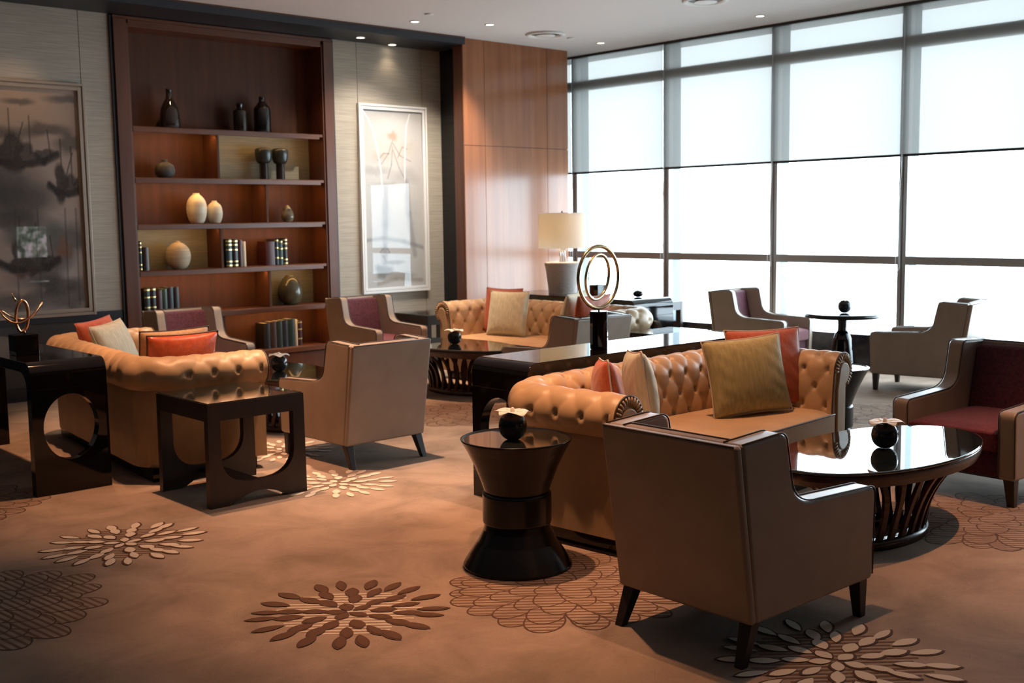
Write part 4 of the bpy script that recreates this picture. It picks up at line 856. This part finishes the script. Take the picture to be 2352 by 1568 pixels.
# ------------------------------------------------------------------ sculptures
t = thing('ring_sculpture', 'two interlocked brass rings on black cylinder, on console behind front sofa', 'sculpture', (4.93, 4.635, .811))
b = MB(); b.lathe([(.0005, 0), (.053, 0), (.055, .003), (.055, .227), (.052, .23), (.0005, .23)], 10); b.obj('pedestal', MT['lacquer'], t, bevel=.003)
b = MB(); b.tube([(0, 0, .228), (0, 0, .25)], .006, 10); b.obj('pin', MT['darkmetal'], t)
def ring(cx, cz, R_, yaw_, tilt, rad, n=64, ry=1.0):
    M_ = Matrix.Rotation(yaw_, 3, 'Z') @ Matrix.Rotation(tilt, 3, 'X')
    return [Vector((cx[0], cx[1], cz)) + M_ @ Vector((R_ * ry * math.cos(2 * PI * i / n), 0, R_ * math.sin(2 * PI * i / n))) for i in range(n)]
b = MB(); b.tube(ring((0, 0), .434, .185, .05, 0, .01), .0095, 10, True, flat=1.3); b.obj('large_ring', MT['brass'], t)
b = MB(); b.tube(ring((-.01, .0), .436, .135, .22, .10, .01), .0085, 10, True, flat=1.3); b.obj('small_ring', MT['brass'], t)
t = thing('ring_sculpture', 'thin wire rings on black cube, on the lamp console', 'sculpture', (8.30, 7.82, .811))
b = MB(); b.box(-.058, .058, -.058, .058, 0, .115); b.obj('cube_base', MT['lacquer'], t, bevel=.003)
b = MB(); b.tube([(0, 0, .114), (0, 0, .135)], .004, 8); b.obj('pin', MT['darkmetal'], t)
b = MB(); b.tube(ring((0, 0), .242, .112, -.75, 0, .004), .0035, 8, True); b.obj('large_ring', MT['darkmetal'], t)
b = MB(); b.tube(ring((-.03, .02), .26, .075, -.6, 1.0, .004), .003, 8, True); b.obj('small_ring', MT['darkmetal'], t)
b = MB(); b.tube(ring((-.04, .03), .23, .055, -.3, 1.2, .004), .003, 8, True); b.obj('small_ring', MT['darkmetal'], t)
t = thing('ring_sculpture', 'copper loops on black cube, on the console behind left sofa', 'sculpture', (2.435, 7.21, .801))
b = MB(); b.box(-.07, .07, -.065, .065, 0, .128); b.obj('cube_base', MT['lacquer'], t, bevel=.003)
b = MB(); b.tube([(.01, 0, .127), (.01, 0, .15)], .006, 8); b.obj('pin', MT['bronze'], t)
b = MB(); b.tube(ring((0, 0), .24, .098, .2, .12, .006, ry=.42), .0075, 10, True, flat=1.4); b.obj('upright_loop', MT['bronze'], t)
b = MB(); b.tube([(.125 * math.cos(a), .07 * math.sin(a), .255 + .045 * math.cos(2 * a + .6) + .02 * math.cos(a)) for a in [2 * PI * i / 56 for i in range(56)]], .006, 10, True, flat=1.3); b.obj('flat_loop', MT['bronze'], t)
b = MB(); b.tube([(-.03, 0, .335), (-.045, .01, .365), (-.05, .01, .385)], lambda q: .007 - .004 * q, 8); b.obj('tail', MT['bronze'], t)

# ------------------------------------------------------------------ table lamp
t = thing('table_lamp', 'lit table lamp with cream drum shade and woven grey base', 'lamp', (8.45, 8.47, .8115))
b = MB(); b.lathe(SP([(.0005, 0), (.145, .0), (.150, .01), (.168, .16), (.184, .27), (.192, .305), (.186, .322), (.15, .327), (.0005, .327)], 5), 48); b.obj('base', MT['lampbase'], t)
for dx in (-.032, 0.0, .032):
    b = MB(); b.tube([(dx, 0, .325), (dx, 0, .50)], .008, 10); b.obj('rod', MT['chrome'], t)
b = MB(); b.lathe([(.042, .495), (.042, .515), (.0005, .515)], 24); b.obj('collar', MT['brass'], t)
b = MB(); b.lathe([(.255, .475), (.252, .845)], 64); o = b.obj('shade', MT['shade'], t); md = o.modifiers.new('thick', 'SOLIDIFY'); md.thickness = .002
b = MB(); b.lathe([(.251, .835), (.0005, .838)], 40); b.obj('shade_diffuser', MT['shade'], t)
b = MB(); b.lathe([(.008, .845), (.012, .855), (.0005, .868)], 16); b.obj('finial', MT['darkmetal'], t)
b = MB(); b.lathe(SP([(.0005, .56), (.028, .575), (.033, .61), (.020, .65), (.012, .66)], 4), 20); b.obj('light_bulb', mat('lit_bulb', (1, 1, 1), .5, Emission_Color=(1, .72, .40, 1), Emission_Strength=10), t)
la = bpy.data.lights.new('table_lamp_light', 'POINT'); la.energy = 24; la.color = (1, .68, .40); la.shadow_soft_size = .045
lo_ = bpy.data.objects.new('table_lamp_light', la); COL.objects.link(lo_); lo_.parent = t; lo_.location = (0, 0, .63)

# ------------------------------------------------------------------ wall screen, seen as a reflection in the left picture
t = thing('television', 'lit wall screen mirrored in the glass of the left picture', 'television', (8.90, Y0 + .06, 1.24))
b = MB(); b.box(-.36, .36, -.05, .0, -.36, .36); b.obj('casing', MT['lacquer'], t)
b = MB(); b.add([(-.32, .001, -.34), (.32, .001, -.34), (.32, .001, .34), (-.32, .001, .34)], [(0, 1, 2, 3)], 0, False); b.obj('screen', MT['screen'], t)
